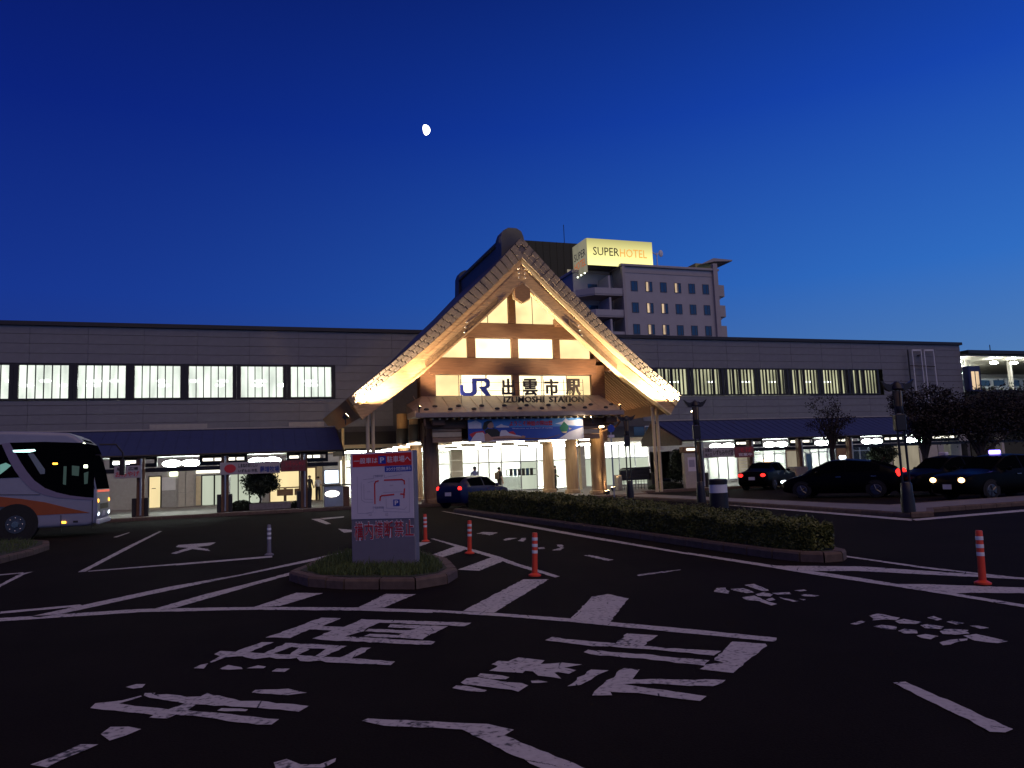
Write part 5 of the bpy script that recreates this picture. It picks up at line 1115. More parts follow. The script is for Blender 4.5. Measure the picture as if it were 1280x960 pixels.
MB().box((-5.35, 29.3, 1.9), (-5.3, 30.1, 2.5)).build('cab_panel', A['busgrey'], bus); MB().tube([(-4.79, 28.9, 1.55), (-4.90, 29.25, 2.2)], .02, 6).build('wiper', A['frame'], bus); MB().tube([(-4.79, 29.9, 1.55), (-4.90, 29.5, 2.2)], .02, 6).build('wiper', A['frame'], bus)
bfront(1.40, 1.47, 28.14, 30.36, 'busred', 'red_strip'); bfront(3.06, 3.16, 28.5, 30.0, 'carglass', 'destination_box'); bfront(.84, 1.02, 28.5, 30.0, 'frame', 'grille', .006)
MB().bbox((-4.69, 29.05, .60), (-4.66, 29.45, .78), .005).build('number_plate', A['signw'], bus)
for y in (28.28, 30.2):
    MB().ell((-4.68, y, .70), (.04, .11, .065), 10, 6).build('headlight', A['e_white'], bus, smooth=True); MB().ell((-4.69, y-.05 if y < 29 else y+.05, 1.12), (.04, .06, .07), 8, 6).build('indicator', A['e_amber'], bus, smooth=True)
MB().bbox((-4.74, 28.15, .36), (-4.62, 30.33, .52), .03).build('bumper', A['white'], bus)
for k in range(4): MB().ell((-5.10-.07*k, 28.04+.03*k, 2.98+.035*k), (.05, .04, .035), 6, 5).build('painted_highlight', A['e_dot'], bus)  # glowing beads painted in for bright highlights on the roof corner
MB().tube([(-5.0, 30.2, 3.05), (-4.5, 30.35, 3.05), (-4.28, 30.35, 2.75), (-4.28, 30.35, 2.5)], .03, 8).build('mirror_arm', A['frame'], bus); MB().bbox((-4.36, 30.2, 1.95), (-4.20, 30.5, 2.5), .03).build('mirror', A['frame'], bus)
MB().tube([(-4.95, 28.15, 2.6), (-4.6, 27.98, 2.6), (-4.52, 27.95, 2.4)], .025, 8).build('mirror_arm', A['frame'], bus)

# ------------------------------------------------------------------ boards hung between arcade posts
def board(label, px0, px1, z0, z1, parts, mat_='signw2'):
    a, b = on_wall(px0, 585, 38.25).x, on_wall(px1, 585, 38.25).x
    o = empty('advert_board', ((a+b)/2, 38.25, z0), label, 'advert board'); MB().bbox((a, 38.2, z0), (b, 38.27, z1), .008).build('board', A[mat_], o)
    for s_, u0, u1, v0, v1, m_ in parts:
        if s_ is None: MB().box((a+(b-a)*u0, 38.192, z0+(z1-z0)*v0), (a+(b-a)*u1, 38.199, z0+(z1-z0)*v1)).build('colour_panel', A[m_], o)
        else: txt('lettering', s_, A[m_], o, a+(b-a)*u0, a+(b-a)*u1, z0+(z1-z0)*v0, z0+(z1-z0)*v1, 38.19, .003, bold=.015)
board('long white dairy farm board with red crest hung under the left arcade', 275, 350, 1.88, 2.45, [('●', .07, .26, .15, .85, 'banred'), ('しまねのおいしい', .30, .62, .56, .88, 'letterk'), ('いずもの 牛乳', .30, .62, .14, .42, 'letterk'), ('藤増牧場', .66, .985, .10, .62, 'jrblue')])
board('red and white board at the right end of the left arcade boards', 351, 382, 1.93, 2.47, [(None, .0, 1, .0, 1, 'signpink'), ('いらっしゃい', .2, .95, .5, .9, 'banred'), ('出雲 そば', .1, .9, .12, .4, 'letterr')])
board('white board with pink lettering hung beside the front of the coach', 143, 176, 1.9, 2.45, [('駅前 広場', .1, .9, .62, .9, 'letterk'), ('おみやげ', .05, .95, .1, .55, 'banred')])
board('white board with black lettering hung under the right arcade', 881, 918, 1.83, 2.42, [('出雲の', .03, .26, .55, .9, 'letterk'), ('味と酒', .03, .26, .1, .45, 'letterk'), ('いずもみやげ店', .30, .98, .2, .75, 'letterk')])
board('red and pink board next to the black lettered one under the right arcade', 919, 943, 1.78, 2.42, [(None, .0, 1, 0, 1, 'signpink'), ('そば', .25, .9, .5, .9, 'banred'), ('営業中', .2, .9, .12, .4, 'signw')])

# lit information kiosk left of the map board
kx = on_wall(415, 610, 37.9); ki = empty('information_kiosk', (kx.x, 37.9, .15), 'brushed steel kiosk with glowing white screen and a bright lamp left of the map board', 'kiosk')
a, b = on_wall(405, 610, 37.9).x, on_wall(433, 610, 37.9).x
MB().bbox((a, 37.9, .15), (b-.15, 38.5, 1.15), .03).build('cabinet', A['steel'], ki); MB().bbox((b-.15, 37.95, .15), (b+.15, 38.6, 1.1), .02).build('side_cabinet', A['wood'], ki)
MB().bbox((a-.05, 37.86, 1.16), (b+.25, 38.6, 1.22), .01).build('counter_top', A['frame'], ki)
MB().bbox((a+.03, 38.2, 1.24), (a+.75, 38.4, 1.94), .05).build('screen_case', A['jrblue'], ki); MB().bbox((a+.07, 38.17, 1.29), (a+.71, 38.199, 1.90), .01).build('screen', A['e_box'], ki)
MB().ell((a+.38, 37.88, .78), (.34, .05, .15), 12, 8).build('lamp', A['e_warmdim'], ki, smooth=True)

# stone and plank bench shelter right of the entrance
q0 = on_ground(775, 612, .15); Ym = 40.2; a, b = on_wall(775, 600, Ym).x, on_wall(812, 600, Ym).x
st = empty('wooden_settle', ((a+b)/2, Ym, .15), 'dark high backed settle with stone end posts near the right pillar', 'settle')
MB().bbox((a-.3, Ym-.3, .15), (a, Ym+.3, 1.05), .03).build('end_post', A['stone'], st); MB().bbox((b-.02, Ym-.3, .15), (b+.25, Ym+.3, 1.1), .03).build('end_post', A['darkm'], st)
for k in range(3): MB().bbox((a, Ym-.1, .70+k*.2), (b, Ym+.0, .89+k*.2), .012).build('plank', A['darkm'], st)
MB().box((a-.02, Ym+.005, .70), (b+.02, Ym+.03, 1.32)).build('back_board', A['darkm'], st)
MB().prism([(a-.05, 1.34), (b+.05, 1.30), (b, 1.46), (a+.2, 1.44)], 'y', Ym-.12, Ym+.02).build('top_rail', A['darkm'], st)
for k in range(9): MB().box((a+.1+k*.19, Ym+.1, .15), (a+.12+k*.19, Ym+.13, .70)).build('lattice_bar', A['darkm'], st)
for k in range(3): MB().box((a+.1, Ym+.13, .25+k*.18), (b-.05, Ym+.15, .27+k*.18)).build('lattice_rail', A['darkm'], st)
# notice pillar at the left end of the right arcade
xn = on_wall(864, 600, 38.0).x; npil = empty('notice_pillar', (xn, 38.0, .15), 'pale wooden notice pillar with a pinned map at the end of the right arcade', 'notice pillar')
MB().bbox((xn-.42, 37.9, .15), (xn+.42, 38.2, 2.15), .02).build('pillar_body', A['beige'], npil); MB().bbox((xn-.22, 37.885, 1.1), (xn+.3, 37.899, 1.9), .004).build('map_sheet', A['signw'], npil); MB().bbox((xn-.15, 37.87, 1.35), (xn+.22, 37.884, 1.75), .003).build('map_print', A['signline'], npil)
MB().bbox((xn-.5, 37.85, 2.16), (xn+.5, 38.25, 2.5), .02).build('head_board', A['wood'], npil); MB().bbox((xn-.3, 37.78, 2.28), (xn+.32, 37.84, 2.40), .02).build('lamp', A['e_slot'], npil)
# long stone seat below the left tree, planters by the right arcade
def planter(x0, x1, y0, y1, h, label): 
    o = empty('planter', ((x0+x1)/2, (y0+y1)/2, .15), label, 'planter'); MB().bbox((x0, y0, .15), (x1, y1, .15+h), .03).build('box', A['stone'], o); MB().box((x0+.06, y0+.06, .15+h), (x1-.06, y1-.06, .17+h)).build('soil', A['soil'], o); return o
planter(.0, 1.9, 38.6, 39.3, .32, 'low stone planter below the round tree in the left arcade')
planter(24.6, 26.6, 38.6, 39.2, .35, 'low dark planter below the bright shop window on the right')
planter(29.6, 30.5, 36.2, 37.0, .95, 'tall narrow stone planter between the two taxis')

# ------------------------------------------------------------------ people
def person(loc, yaw, H, label, top='shirtw', bag=False, arm=0, walk=.0):
    k = H/1.70
    V = {}; E_ = []; verts = []; rad = []
    def vtx(n, p, r): V[n] = len(verts); verts.append(tuple(c*k for c in p)); rad.append(r*k)
    def ed(*ns):
        for a, b in zip(ns, ns[1:]): E_.append((V[a], V[b]))
    vtx('pel', (0, 0, .95), .135); vtx('waist', (0, 0, 1.08), .125); vtx('chest', (0, 0, 1.28), .15); vtx('neck0', (0, 0, 1.43), .075); vtx('neck', (0, .0, 1.50), .055); vtx('head', (0, -.02, 1.58), .088); vtx('crown', (0, -.01, 1.65), .07)
    ed('pel', 'waist', 'chest', 'neck0', 'neck', 'head', 'crown')
    vtx('nose', (0, -.105, 1.565), .014); ed('head', 'nose')
    for s, sx in (('l', -1), ('r', 1)):
        vtx('sh'+s, (sx*.18, 0, 1.39), .062); vtx('el'+s, (sx*.235, .03, 1.12), .045); vtx('wr'+s, (sx*(.23-arm*.08), -.06-arm*.16, .88+arm*.22), .030); vtx('ha'+s, (sx*(.225-arm*.1), -.08-arm*.2, .81+arm*.24), .034)
        ed('neck0', 'sh'+s, 'el'+s, 'wr'+s, 'ha'+s)
        for i, (dx, l_) in enumerate(((-.03, .075), (-.01, .09), (.01, .085), (.03, .065))):
            b = V['ha'+s]; p = [c/k for c in verts[b]]
            vtx('f%s%d' % (s, i), (p[0]+sx*.005, p[1]+dx*.9, p[2]-l_), .009); E_.append((b, V['f%s%d' % (s, i)]))
        b = V['wr'+s]; p = [c/k for c in verts[V['ha'+s]]]; vtx('th'+s, (p[0]-sx*.01, p[1]-.05, p[2]-.03), .010); E_.append((V['ha'+s], V['th'+s]))
        wy = walk*sx
        vtx('hip'+s, (sx*.09, 0, .88), .095); vtx('kn'+s, (sx*.10, -.02-wy*.5, .49), .062); vtx('an'+s, (sx*.10, .02-wy, .09), .042); vtx('to'+s, (sx*.12, -.13-wy, .035), .035)
        ed('pel', 'hip'+s, 'kn'+s, 'an'+s, 'to'+s)
    me = bpy.data.meshes.new('p'); me.from_pydata(verts, E_, []); t = bpy.data.objects.new('p', me); col.objects.link(t)
    sk = t.modifiers.new('s', 'SKIN'); t.modifiers.new('u', 'SUBSURF').levels = 1
    for i, r in enumerate(rad): me.skin_vertices[0].data[i].radius = (r, r*(.72 if i in (V['waist'], V['chest'], V['pel']) else 1)); me.skin_vertices[0].data[i].use_root = (i == 0)
    dg = bpy.context.evaluated_depsgraph_get(); me2 = bpy.data.meshes.new_from_object(t.evaluated_get(dg)); bpy.data.objects.remove(t)
    o = empty('person', loc, label, 'person', rz=yaw); me2.materials.clear(); me2.name = 'body'
    for n_ in (top, 'trous', 'skin', 'darkm'): me2.materials.append(A[n_])
    for p in me2.polygons:
        c = p.center/k; z = c.z; far = abs(c.x) > .20
        p.material_index = 3 if z < .07 else 1 if (z < 1.0 and not far) else 2 if (z > 1.47 or (far and z < 1.15)) else 0; p.use_smooth = True
    b = bpy.data.objects.new('body', me2); col.objects.link(b); b.parent = o; ORG[b.name] = Vector()
    v, f = [], []
    MB_ = MB().ell((0, .012*k, 1.625*k), (.092*k, .10*k, .085*k), 12, 8); MB_.build('hair', A['hair'], o, local=True, smooth=True)
    for sx in (-1, 1): MB().ell((sx*.032*k, -.098*k, 1.60*k), (.012*k, .008*k, .008*k), 6, 4).build('eye', A['hair'], o, local=True); MB().ell((sx*.088*k, -.01*k, 1.58*k), (.012*k, .022*k, .032*k), 6, 4).build('ear', A['skin'], o, local=True)
    MB().ell((0, -.098*k, 1.525*k), (.022*k, .01*k, .006*k), 6, 4).build('mouth', A['signred2'], o, local=True)
    if bag: MB().bbox((-.16*k, .10*k, 1.0*k), (.16*k, .26*k, 1.40*k), .04).build('backpack', A['bag'], o, local=True)
    return o
person((10.6, 36.6, .15), .2, 1.68, 'person in a white shirt standing behind the dark blue hatchback', 'shirtw')
p_ = on_wall(624.5, 600, 40.0); person((p_.x, 40.0, .15), math.pi*.6, 1.62, 'person with backpack and dark trousers standing before the glass doors', 'shirtk', bag=True, walk=.12)
p_ = on_wall(694.5, 600, 46); person((p_.x, 46, .15), 1.4, 1.6, 'person partly hidden behind the left inner pillar on the right', 'shirtk', arm=.6)
p_ = on_wall(387, 600, YW-1.0); person((p_.x, YW-1.0, .15), .5, 1.58, 'person standing by the yellow waiting room under the left arcade', 'shirtk', arm=.5)
p_ = on_wall(397.5, 600, YW-.8); person((p_.x, YW-.8, .15), -.6, 1.5, 'person in a white top beside the orange wall under the left arcade', 'shirtw', arm=.8)

# ------------------------------------------------------------------ trees and plants
def tree(name, loc, th, crown, leaves, lm, label, cat='tree', ls=.05, r0=.12, group=None, limbs=5, bare=0):
    o = empty(name, loc, label, cat, group)
    m_ = MB(); top = max(c[2]+c[3]*.4 for c in crown); pts = [(0, 0, 0), (.03, 0, th*.5), (0, .03, th), (.05, 0, th+(top-th)*.5)]
    m_.tube(pts, [r0, r0*.8, r0*.65, r0*.3], 8)
    for i in range(limbs):
        c = crown[i % len(crown)]; a = R_.uniform(0, 6.28); e = (c[0]+R_.uniform(-.5, .5)*c[3], c[1]+R_.uniform(-.5, .5)*c[3], c[2]+R_.uniform(-.2, .5)*c[3])
        z = th*R_.uniform(.7, 1.05); mid = (e[0]*.5+R_.uniform(-.1, .1), e[1]*.5, z+(e[2]-z)*.55)
        m_.tube([(0, 0, z), mid, e], [r0*.45, r0*.3, r0*.1], 6)
        for q in range(3):
            m_.tube([mid, (mid[0]+R_.uniform(-.5, .5)*c[3], mid[1]+R_.uniform(-.5, .5)*c[3], mid[2]+R_.uniform(.1, .6)*c[3])], [r0*.18, r0*.06], 5)
    m_.build('trunk', A['bark'], o, local=True)
    v, f = [], []; W_ = sum(c[3]**2 for c in crown)
    for c in crown:
        n = int(leaves*c[3]**2/W_); ncl = max(5, n//60)
        cl = []
        for i in range(ncl):
            d = Vector((R_.gauss(0, 1), R_.gauss(0, 1), R_.gauss(0, .85))).normalized()*c[3]*R_.uniform(.35, 1.0); cl.append(Vector(c[:3])+Vector((d.x, d.y, d.z*c[4])))
        for i in range(n):
            q = R_.choice(cl); s_ = c[3]*.17; leaf_cloud(v, f, q.x+R_.gauss(0, s_), q.y+R_.gauss(0, s_), q.z+R_.gauss(0, s_*.8), ls*R_.uniform(.6, 1.3))
    cr_ = MB().add(v, f).build('crown', A[lm], o, local=True, fix=False); cr_['kind'] = 'stuff'
    return o
pt = on_wall(325, 625, 39.0)
tree('round_tree', (pt.x, 38.95, .45), .35, [(-.25, 0, 1.0, .62, 1), (.3, 0, 1.05, .62, 1), (0, 0, 1.35, .60, .9), (.05, -.2, .85, .55, .8)], 9000, 'leafdark', 'dark round tree in the stone planter under the dairy farm board', ls=.06, r0=.06)
pt = on_wall(851, 600, 38.8); tree('small_tree', (pt.x, 38.8, .15), .5, [(0, 0, 1.2, .62, 1), (.1, 0, 1.8, .5, 1), (-.2, 0, .8, .5, .8)], 7000, 'leafdark', 'small dark shrub tree left of the notice pillar', ls=.06, r0=.05)
pt = on_wall(1075, 570, 41); tree('small_tree', (pt.x, 39, .15), .5, [(0, 0, 1.5, .7, 1), (.4, 0, 1.6, .6, .9), (-.4, 0, 1.4, .6, .9)], 7000, 'leafdark', 'dark round shrub behind the hatchback taxi roof', ls=.07, r0=.06)
pt = on_wall(1040, 570, 33); tree('bare_tree', (pt.x, 33, .1), 2.0, [(0, 0, 3.9, 1.1, 1), (-.7, 0, 3.3, .8, .9), (.9, .2, 3.4, .9, .9), (.2, 0, 2.8, .8, .7)], 3000, 'leafred', 'thin reddish tree rising behind the hatchback taxi', ls=.05, r0=.13, limbs=12)
pt = on_wall(1158, 590, 27); tree('autumn_tree', (pt.x, 27, .1), 1.5, [(0, 0, 3.3, 1.2, .9), (-.7, .2, 3.9, .7, 1.3), (.8, 0, 3.9, .8, 1.3), (1.4, .4, 3.2, 1.1, .9), (.2, -.3, 2.6, 1.1, .6)], 12000, 'leafred', 'dark reddish tree with forked trunk in front of the sign frame', ls=.06, r0=.15, limbs=10)
pt = on_wall(1225, 560, 26); tree('autumn_tree', (pt.x, 26, .1), 1.6, [(0, 0, 3.0, 1.5, .8), (1.2, .3, 3.3, 1.5, .9), (-1, .2, 2.9, 1.1, .8), (2.6, 0, 3.2, 1.5, .9)], 16000, 'leafred', 'broad dark tree at the right edge below the lit platform', ls=.06, r0=.16, limbs=8)
pt = on_wall(1290, 560, 30); tree('autumn_tree', (pt.x, 30, .1), 1.8, [(0, 0, 3.4, 1.8, .9), (1.2, .3, 3.3, 1.5, .9), (-1.4, .2, 3.3, 1.4, .9)], 14000, 'leafdark', 'rightmost dark tree leaving the frame beside the platform', ls=.07, r0=.17, limbs=8)
# cycad by the shop
pt = on_wall(966, 580, 38.9); cy = empty('cycad', (pt.x, 38.9, .15), 'palm-like cycad with arching fronds behind the sedan taxi', 'cycad')
MB().lathe((0, 0, 0), [(.16, 0), (.15, .5), (.17, .95), (.1, 1.05)], 10).build('trunk', A['bark'], cy, local=True)
for i in range(26):
    a = i*2.4; up_ = R_.uniform(.2, 1.1); L_ = R_.uniform(.7, 1.0); v, f = [], []
    for j in range(9):
        t = (j+1)/9; r = L_*t; z = 1.05+up_*L_*t*.9-.55*L_*t*t; hw = .13*math.sin(math.pi*min(1, t*.93+.05)); b = len(v); ca, sa = math.cos(a), math.sin(a)
        v += [(r*ca, r*sa, z), (r*ca-sa*hw+.05*ca, r*sa+ca*hw+.05*sa, z+.02), ((r+.035)*ca, (r+.035)*sa, z), (r*ca+sa*hw+.05*ca, r*sa-ca*hw+.05*sa, z+.02)]; f += [(b, b+1, b+2), (b, b+2, b+3)]
    MB().add(v, f).build('frond', A['leafdark'], cy, local=True, fix=False)
# low shrubs
def shrub(x0, x1, y0, y1, h, n, label, z=.15, lm='leafdark'):
    o = empty('shrub', ((x0+x1)/2, (y0+y1)/2, z), label, 'shrub'); v, f = [], []
    for i in range(n):
        x, y = R_.uniform(x0, x1), R_.uniform(y0, y1); u = 2*(x-x0)/(x1-x0)-1; leaf_cloud(v, f, x, y, z+h*math.sqrt(max(.05, 1-u*u*.85))*R_.uniform(.1, 1), R_.uniform(.03, .07))
    q = MB().add(v, f).build('foliage', A[lm], o, fix=False); q['kind'] = 'stuff'
    MB().box((x0+.15, (y0+y1)/2-.05, z), (x1-.15, (y0+y1)/2+.05, z+h*.4)).build('stem', A['bark'], o)
shrub(-.9, .2, 38.7, 39.4, .5, 2200, 'low dark bush left of the planter in the left arcade')
shrub(1.9, 2.5, 38.7, 39.3, .35, 1000, 'small low bush right of the planter in the left arcade')
pt = on_wall(838, 610, 38.4); shrub(pt.x-1.1, pt.x+.9, 38.2, 39.0, .38, 2600, 'low green ground shrub below the small tree by the notice pillar')
shrub(24.5, 45, 28.2, 29.6, .75, 12000, 'long low dark hedge behind the taxis on the right', lm='leafdark')

# ------------------------------------------------------------------ hotel behind the station
YH = 95.0; HX0, HX1 = 50.3, 66.3
ho = empty('hotel', (57, YH, 0), 'pinkish grey hotel block with small windows, corner balconies and a lit roof sign', 'hotel')
MB().box((HX0+.3, YH, 0), (HX1, YH+14, 29.9)).box((44.2, YH+3.4, 0), (HX0+.3, YH+14, 29.5)).build('wall', A['hotel'], ho)
MB().box((HX0, YH-.25, 0), (HX0+.42, YH+.3, 30.1)).box((HX1-.9, YH-.4, 0), (HX1-.15, YH+.2, 31.0)).build('pilaster', A['hotelband'], ho)
MB().bbox((HX0-.2, YH-.3, 29.9), (HX1+.2, YH+14, 30.25), .05).build('parapet', A['hotelband'], ho); MB().bbox((44.0, YH+3.2, 29.5), (HX0-.2, YH+14, 29.95), .05).build('parapet', A['hotelband'], ho)
MB().box((HX0+.45, YH-.06, 29.0), (HX1-1, YH-.01, 29.4)).build('cornice_strip', A['hotelwarm'] if 'hotelwarm' in A else A['hotelband'], ho)
lit = {(0, 1): 1, (0, 3): 1, (1, 1): 1, (1, 2): 2, (2, 1): 1, (2, 2): 1}
for r_ in range(8):
    z = 27.05-3.14*r_
    for c_ in range(6):
        x = 51.75+2.38*c_; L_ = lit.get((r_, c_), 0)
        f_ = MB().box((x-.08, YH-.05, z-.73), (x+1.02, YH-.002, z-.66)).box((x-.08, YH-.05, z+.70), (x+1.02, YH-.002, z+.76)).box((x-.08, YH-.05, z-.66), (x, YH-.002, z+.70)).box((x+.94, YH-.05, z-.66), (x+1.02, YH-.002, z+.70)).box((x+.56, YH-.055, z-.66), (x+.62, YH-.002, z+.70)).build('window', A['hoteld'], ho)
        if L_:
            MB().box((x, YH-.03, z-.66), (x+.34, YH-.01, z+.70)).build('pane', A['e_hot1'], f_); MB().box((x+.34, YH-.032, z-.66), (x+.56, YH-.01, z+.70)).build('curtain', A['beige'], f_); MB().box((x+.62, YH-.03, z-.66), (x+.94, YH-.01, z+.70)).build('pane', A['bluewin'], f_)
        else:
            MB().box((x, YH-.03, z-.66), (x+.56, YH-.01, z+.70)).build('pane', A['bluewin'], f_); MB().box((x+.62, YH-.03, z-.66), (x+.94, YH-.01, z+.70)).build('pane', A['bluewin'], f_)
for k in range(8):
    z = 28.0-3.14*k-2.45
    bcy = MB().prism([(44.0, YH+2.2), (46.0, YH+.1), (HX0, YH-.05), (HX0, YH+3.4), (44.2, YH+3.4)], 'z', z, z+.22).build('balcony', A['hotelband'], ho)
    MB().prism([(43.95, YH+2.15), (45.98, YH+.05), (HX0, YH-.10), (HX0, YH+.02), (46.02, YH+.2), (44.1, YH+2.3)], 'z', z+.221, z+1.1).build('balcony_front', A['hotel'], bcy)
    MB().box((46.5, YH+3.34, z+.25), (48.0, YH+3.39, z+2.4)).build('balcony_door', A['bluewin'], bcy); MB().box((48.2, YH+.1, z+.22), (48.5, YH+3.38, z+2.9)).build('partition', A['hotel'], bcy)
    zc = 27.4-3.14*k
    MB().prism([(HX1-.1, YH+1), (HX1+1.9, YH+1.2), (HX1+2.1, YH+2.2), (HX1+1.9, YH+3.4), (HX1-.1, YH+3.6)], 'z', zc-1.0, zc+.75).build('end_balcony', A['hotelband'], ho)
    MB().prism([(HX1-.1, zc-1.01), (HX1+1.7, zc-1.01), (HX1+.5, zc-2.0), (HX1-.1, zc-2.1)], 'y', YH+1.4, YH+3.2).build('end_balcony_bracket', A['hotelband'], ho)
MB().box((63.3, YH+1, 30.2), (66.4, YH+5, 31.3)).build('penthouse', A['hotelgreen'], ho); MB().prism([(63.6, 30.9), (66.0, 32.0), (69.3, 31.9), (69.3, 31.7), (66.1, 31.5)], 'y', YH+.2, YH+6).build('penthouse_roof', A['hotelband'], ho)
MB().tube([(58, YH+3, 30.2), (58, YH+3, 33.2)], .08, 8).tube([(57.1, YH+3, 33.3), (58, YH+3, 32.8), (58.6, YH+3, 33.4)], .08, 8).build('roof_mast', A['white'], ho); MB().ell((58.7, YH+3, 33.1), (.4, .2, .55), 8, 6).build('dish', A['white'], ho)
# roof sign, a box with two lettered faces lit from below
hs = empty('roof_sign', (50, YH, 30), 'large glowing yellow hotel roof sign with dark and orange lettering', 'roof sign')
sx0, sx1 = 45.3, 55.75; sz0, sz1 = 29.98, 33.85; D_ = 5.2
A['e_sign'] = bpy.data.materials.new('backlit_sign_face'); A['e_sign'].use_nodes = True
n = A['e_sign'].node_tree.nodes; l = A['e_sign'].node_tree.links; n.remove(n['Principled BSDF'])
e = n.new('ShaderNodeEmission'); t = n.new('ShaderNodeTexCoord'); s_ = n.new('ShaderNodeSeparateXYZ'); l.new(t.outputs['Object'], s_.inputs[0])
mr_ = n.new('ShaderNodeMapRange'); mr_.inputs['From Min'].default_value = 0; mr_.inputs['From Max'].default_value = 3.9; mr_.inputs['To Min'].default_value = 1.5; mr_.inputs['To Max'].default_value = .48; l.new(s_.outputs['Z'], mr_.inputs['Value'])
e.inputs[0].default_value = (1, .92, .36, 1); l.new(mr_.outputs[0], e.inputs[1]); l.new(e.outputs[0], n['Material Output'].inputs[0])
A['signside'] = lit_pane('sign_side_face', (.62, .58, .42), .34, 0, .4, .2)
MB().box((sx0+.02, YH+.52, sz0), (sx1-.02, YH+D_, sz1-.02)).build('sign_box', A['hoteld'], hs); MB().box((sx0, YH+.40, sz0), (sx1, YH+.5, sz1)).build('front_face', A['e_sign'], hs)
MB().box((sx0-.12, YH+.52, sz0-1.0), (sx0-.02, YH+D_, sz1)).build('side_face', A['signside'], hs)
txt('lettering', 'SUPER', A['letterk'], hs, sx0+.9, sx0+5.0, sz0+1.45, sz0+2.65, YH+.39, .02, bold=.0); txt('lettering', 'HOTEL', A['signor'], hs, sx0+5.15, sx0+9.5, sz0+1.40, sz0+2.60, YH+.39, .02, bold=.0)
for s_, z0_, z1_, m_ in (('SUPER', 1.45, 2.55, 'letterk'), ('HOTEL', .05, 1.15, 'signor2')):
    txt('lettering', s_, A[m_], hs, 0, 1, 0, 1, 0, place=lambda u, v_, d, z0_=z0_, z1_=z1_: Vector((sx0-.13-max(0, d), YH+D_-.5-u*(D_-1.3), sz0+z0_+(z1_-z0_)*v_)), ext=.01)
for k in range(4): MB().ell((sx0-.3+.0*k, YH+1+1.2*k, sz0-1.1), (.12, .12, .10), 6, 5).build('sign_lamp', A['e_dot'], hs)
# dark clad building further back
ob = empty('dark_building', (52, 120, 0), 'dark olive clad tower block behind the gable with two small lit panels', 'building')
MB().box((42, 120, 0), (57.5, 134, 41)).build('wall', A['olive'], ob)
for i in range(12): MB().box((42.0+1.3*i, 119.94, 0), (42.06+1.3*i, 119.998, 41)).build('cladding_rib', A['olive'], ob)
for x in (52.9, 54.2): MB().box((x, 119.93, 33.9), (x+.7, 119.99, 36.2)).build('lit_panel', A['e_beige'], ob)
for x, z in ((53.6, 31.8), (55.4, 29.8)): MB().ell((x, 119.8, z), (.25, .2, .22), 8, 6).build('wall_lamp', A['e_dot'], ob)
MB().tube([(53.5, 122, 41), (53.5, 122, 45)], .06, 6).build('aerial', A['darkm'], ob)

# ------------------------------------------------------------------ lit platform at the far right
pl = empty('railway_platform', (66, YW, 0), 'lit elevated railway platform with lamps, white coaches and a stair door at far right', 'platform')
MB().bbox((59.8, YW-.6, 10.15), (95, YW+16, 10.5), .03).build('roof', A['frame'], pl); MB().box((59.8, YW-.3, 10.0), (95, YW+16, 10.14)).build('roof_underside', A['beige'], pl)
MB().box((59.7, YW, 0), (95, YW+16, 6.8)).build('viaduct_wall', A['olive'], pl)
MB().bbox((59.7, YW-.1, 6.8), (95, YW+.1, 7.0), .02).build('platform_edge', A['frame'], pl)
for x, y, z in ((60.1, YW+.8, 9.65), (61.3, YW+2.2, 9.3), (64.5, YW+.8, 9.6), (67.0, YW+.8, 9.6), (63.4, YW+5, 9.3), (66.2, YW+6, 9.3), (69.6, YW+.8, 9.6)): MB().ell((x, y, z), (.45, .2, .12), 12, 6).build('platform_lamp', A['e_plat'], pl)
tr_ = empty('train', (70, YW+8, 6.9), 'white railway coach with dark windows standing at the lit platform', 'train')
MB().bbox((62.4, YW+7, 6.9), (92, YW+9.8, 9.0), .15).build('car_body', A['white'], tr_)
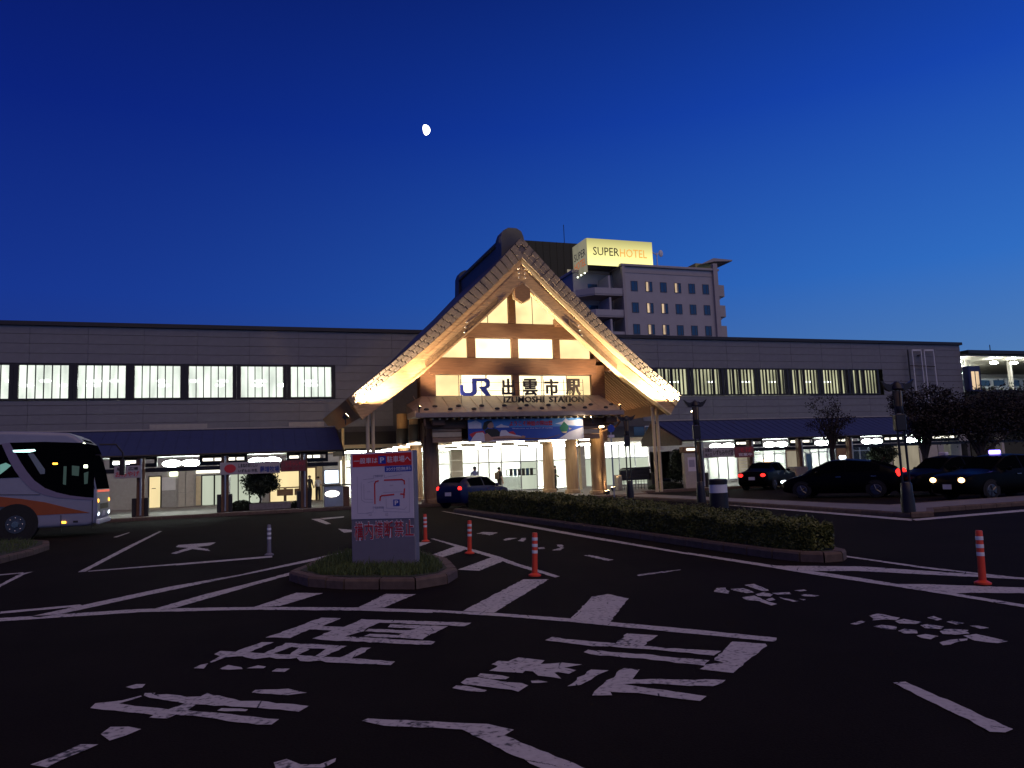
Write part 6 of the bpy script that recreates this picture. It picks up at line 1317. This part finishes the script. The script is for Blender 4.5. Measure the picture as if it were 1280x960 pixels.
for i in range(9): MB().box((63.6+2.1*i, YW+6.96, 8.15), (65.1+2.1*i, YW+6.995, 8.75)).build('window', A['bluewin'], tr_)
MB().box((62.8, YW+6.95, 6.95), (64.6, YW+6.99, 8.05)).build('door', A['greyw'], tr_)
MB().box((60, YW+11, 6.9), (95, YW+11.2, 9.9)).build('back_wall', A['whitew'], pl)
sd_ = MB().bbox((59.75, YW-.45, 6.85), (61.2, YW+.2, 9.1), .06).build('stair_door_frame', A['roofblue'], pl)
for i in range(2): MB().box((60.05+.5*i, YW-.47, 7.0), (60.42+.5*i, YW-.452, 8.6)).build('pane', A['e_hot1'], sd_)
for x in (62.6, 68, 73): MB().bbox((x, YW+2, 6.9), (x+.3, YW+2.3, 10.1), .02).build('column', A['beige'], pl)
MB().bbox((63.0, YW+2.1, 8.6), (64.2, YW+2.2, 9.1), .02).build('platform_sign', A['e_beige'], pl)
for i in range(12): R_.random(); MB().ell((62+1.1*i, YW+.1, 7.05), (.22, .15, R_.uniform(.1, .35)), 6, 5).build('pot_plant', A['leafdark'], pl)
MB().tube([(63.2, YW, 10.5), (63.2, YW, 11.1)], .04, 6).build('roof_mast', A['darkm'], pl)
# gate pillars under the viaduct
for px in (1192, 1252):
    p_ = on_wall(px, 580, 44); o = empty('gate_pillar', (p_.x, 44, 0), 'pale concrete pillar under the platform %s' % ('left of the taxis roof lamp' if px < 1200 else 'at the right edge behind the trees'), 'pillar')
    MB().bbox((p_.x-.5 if px < 1200 else p_.x-.15, 43.7, 0), (p_.x+.5 if px < 1200 else p_.x+.15, 44.3, 3.3), .03).build('shaft', A['beige'], o); MB().bbox((p_.x-.65, 43.6, 3.3), (p_.x+.65, 44.4, 3.55), .03).build('cap', A['beige'], o)

# ------------------------------------------------------------------ moon, a ball far away whose gibbous glow is painted on the right side
dm = pray(531.3, 162.5).normalized(); DIST = 3000.0; rad_ = DIST*.0063
mo = MB().ell((0, 0, 0), (rad_,)*3, 48, 24).build('moon', A['moonm'], None, local=True, smooth=True, label='bright gibbous moon alone in the deep blue sky', cat='moon')
mo.location = Vector((0, 0, EYE))+dm*DIST
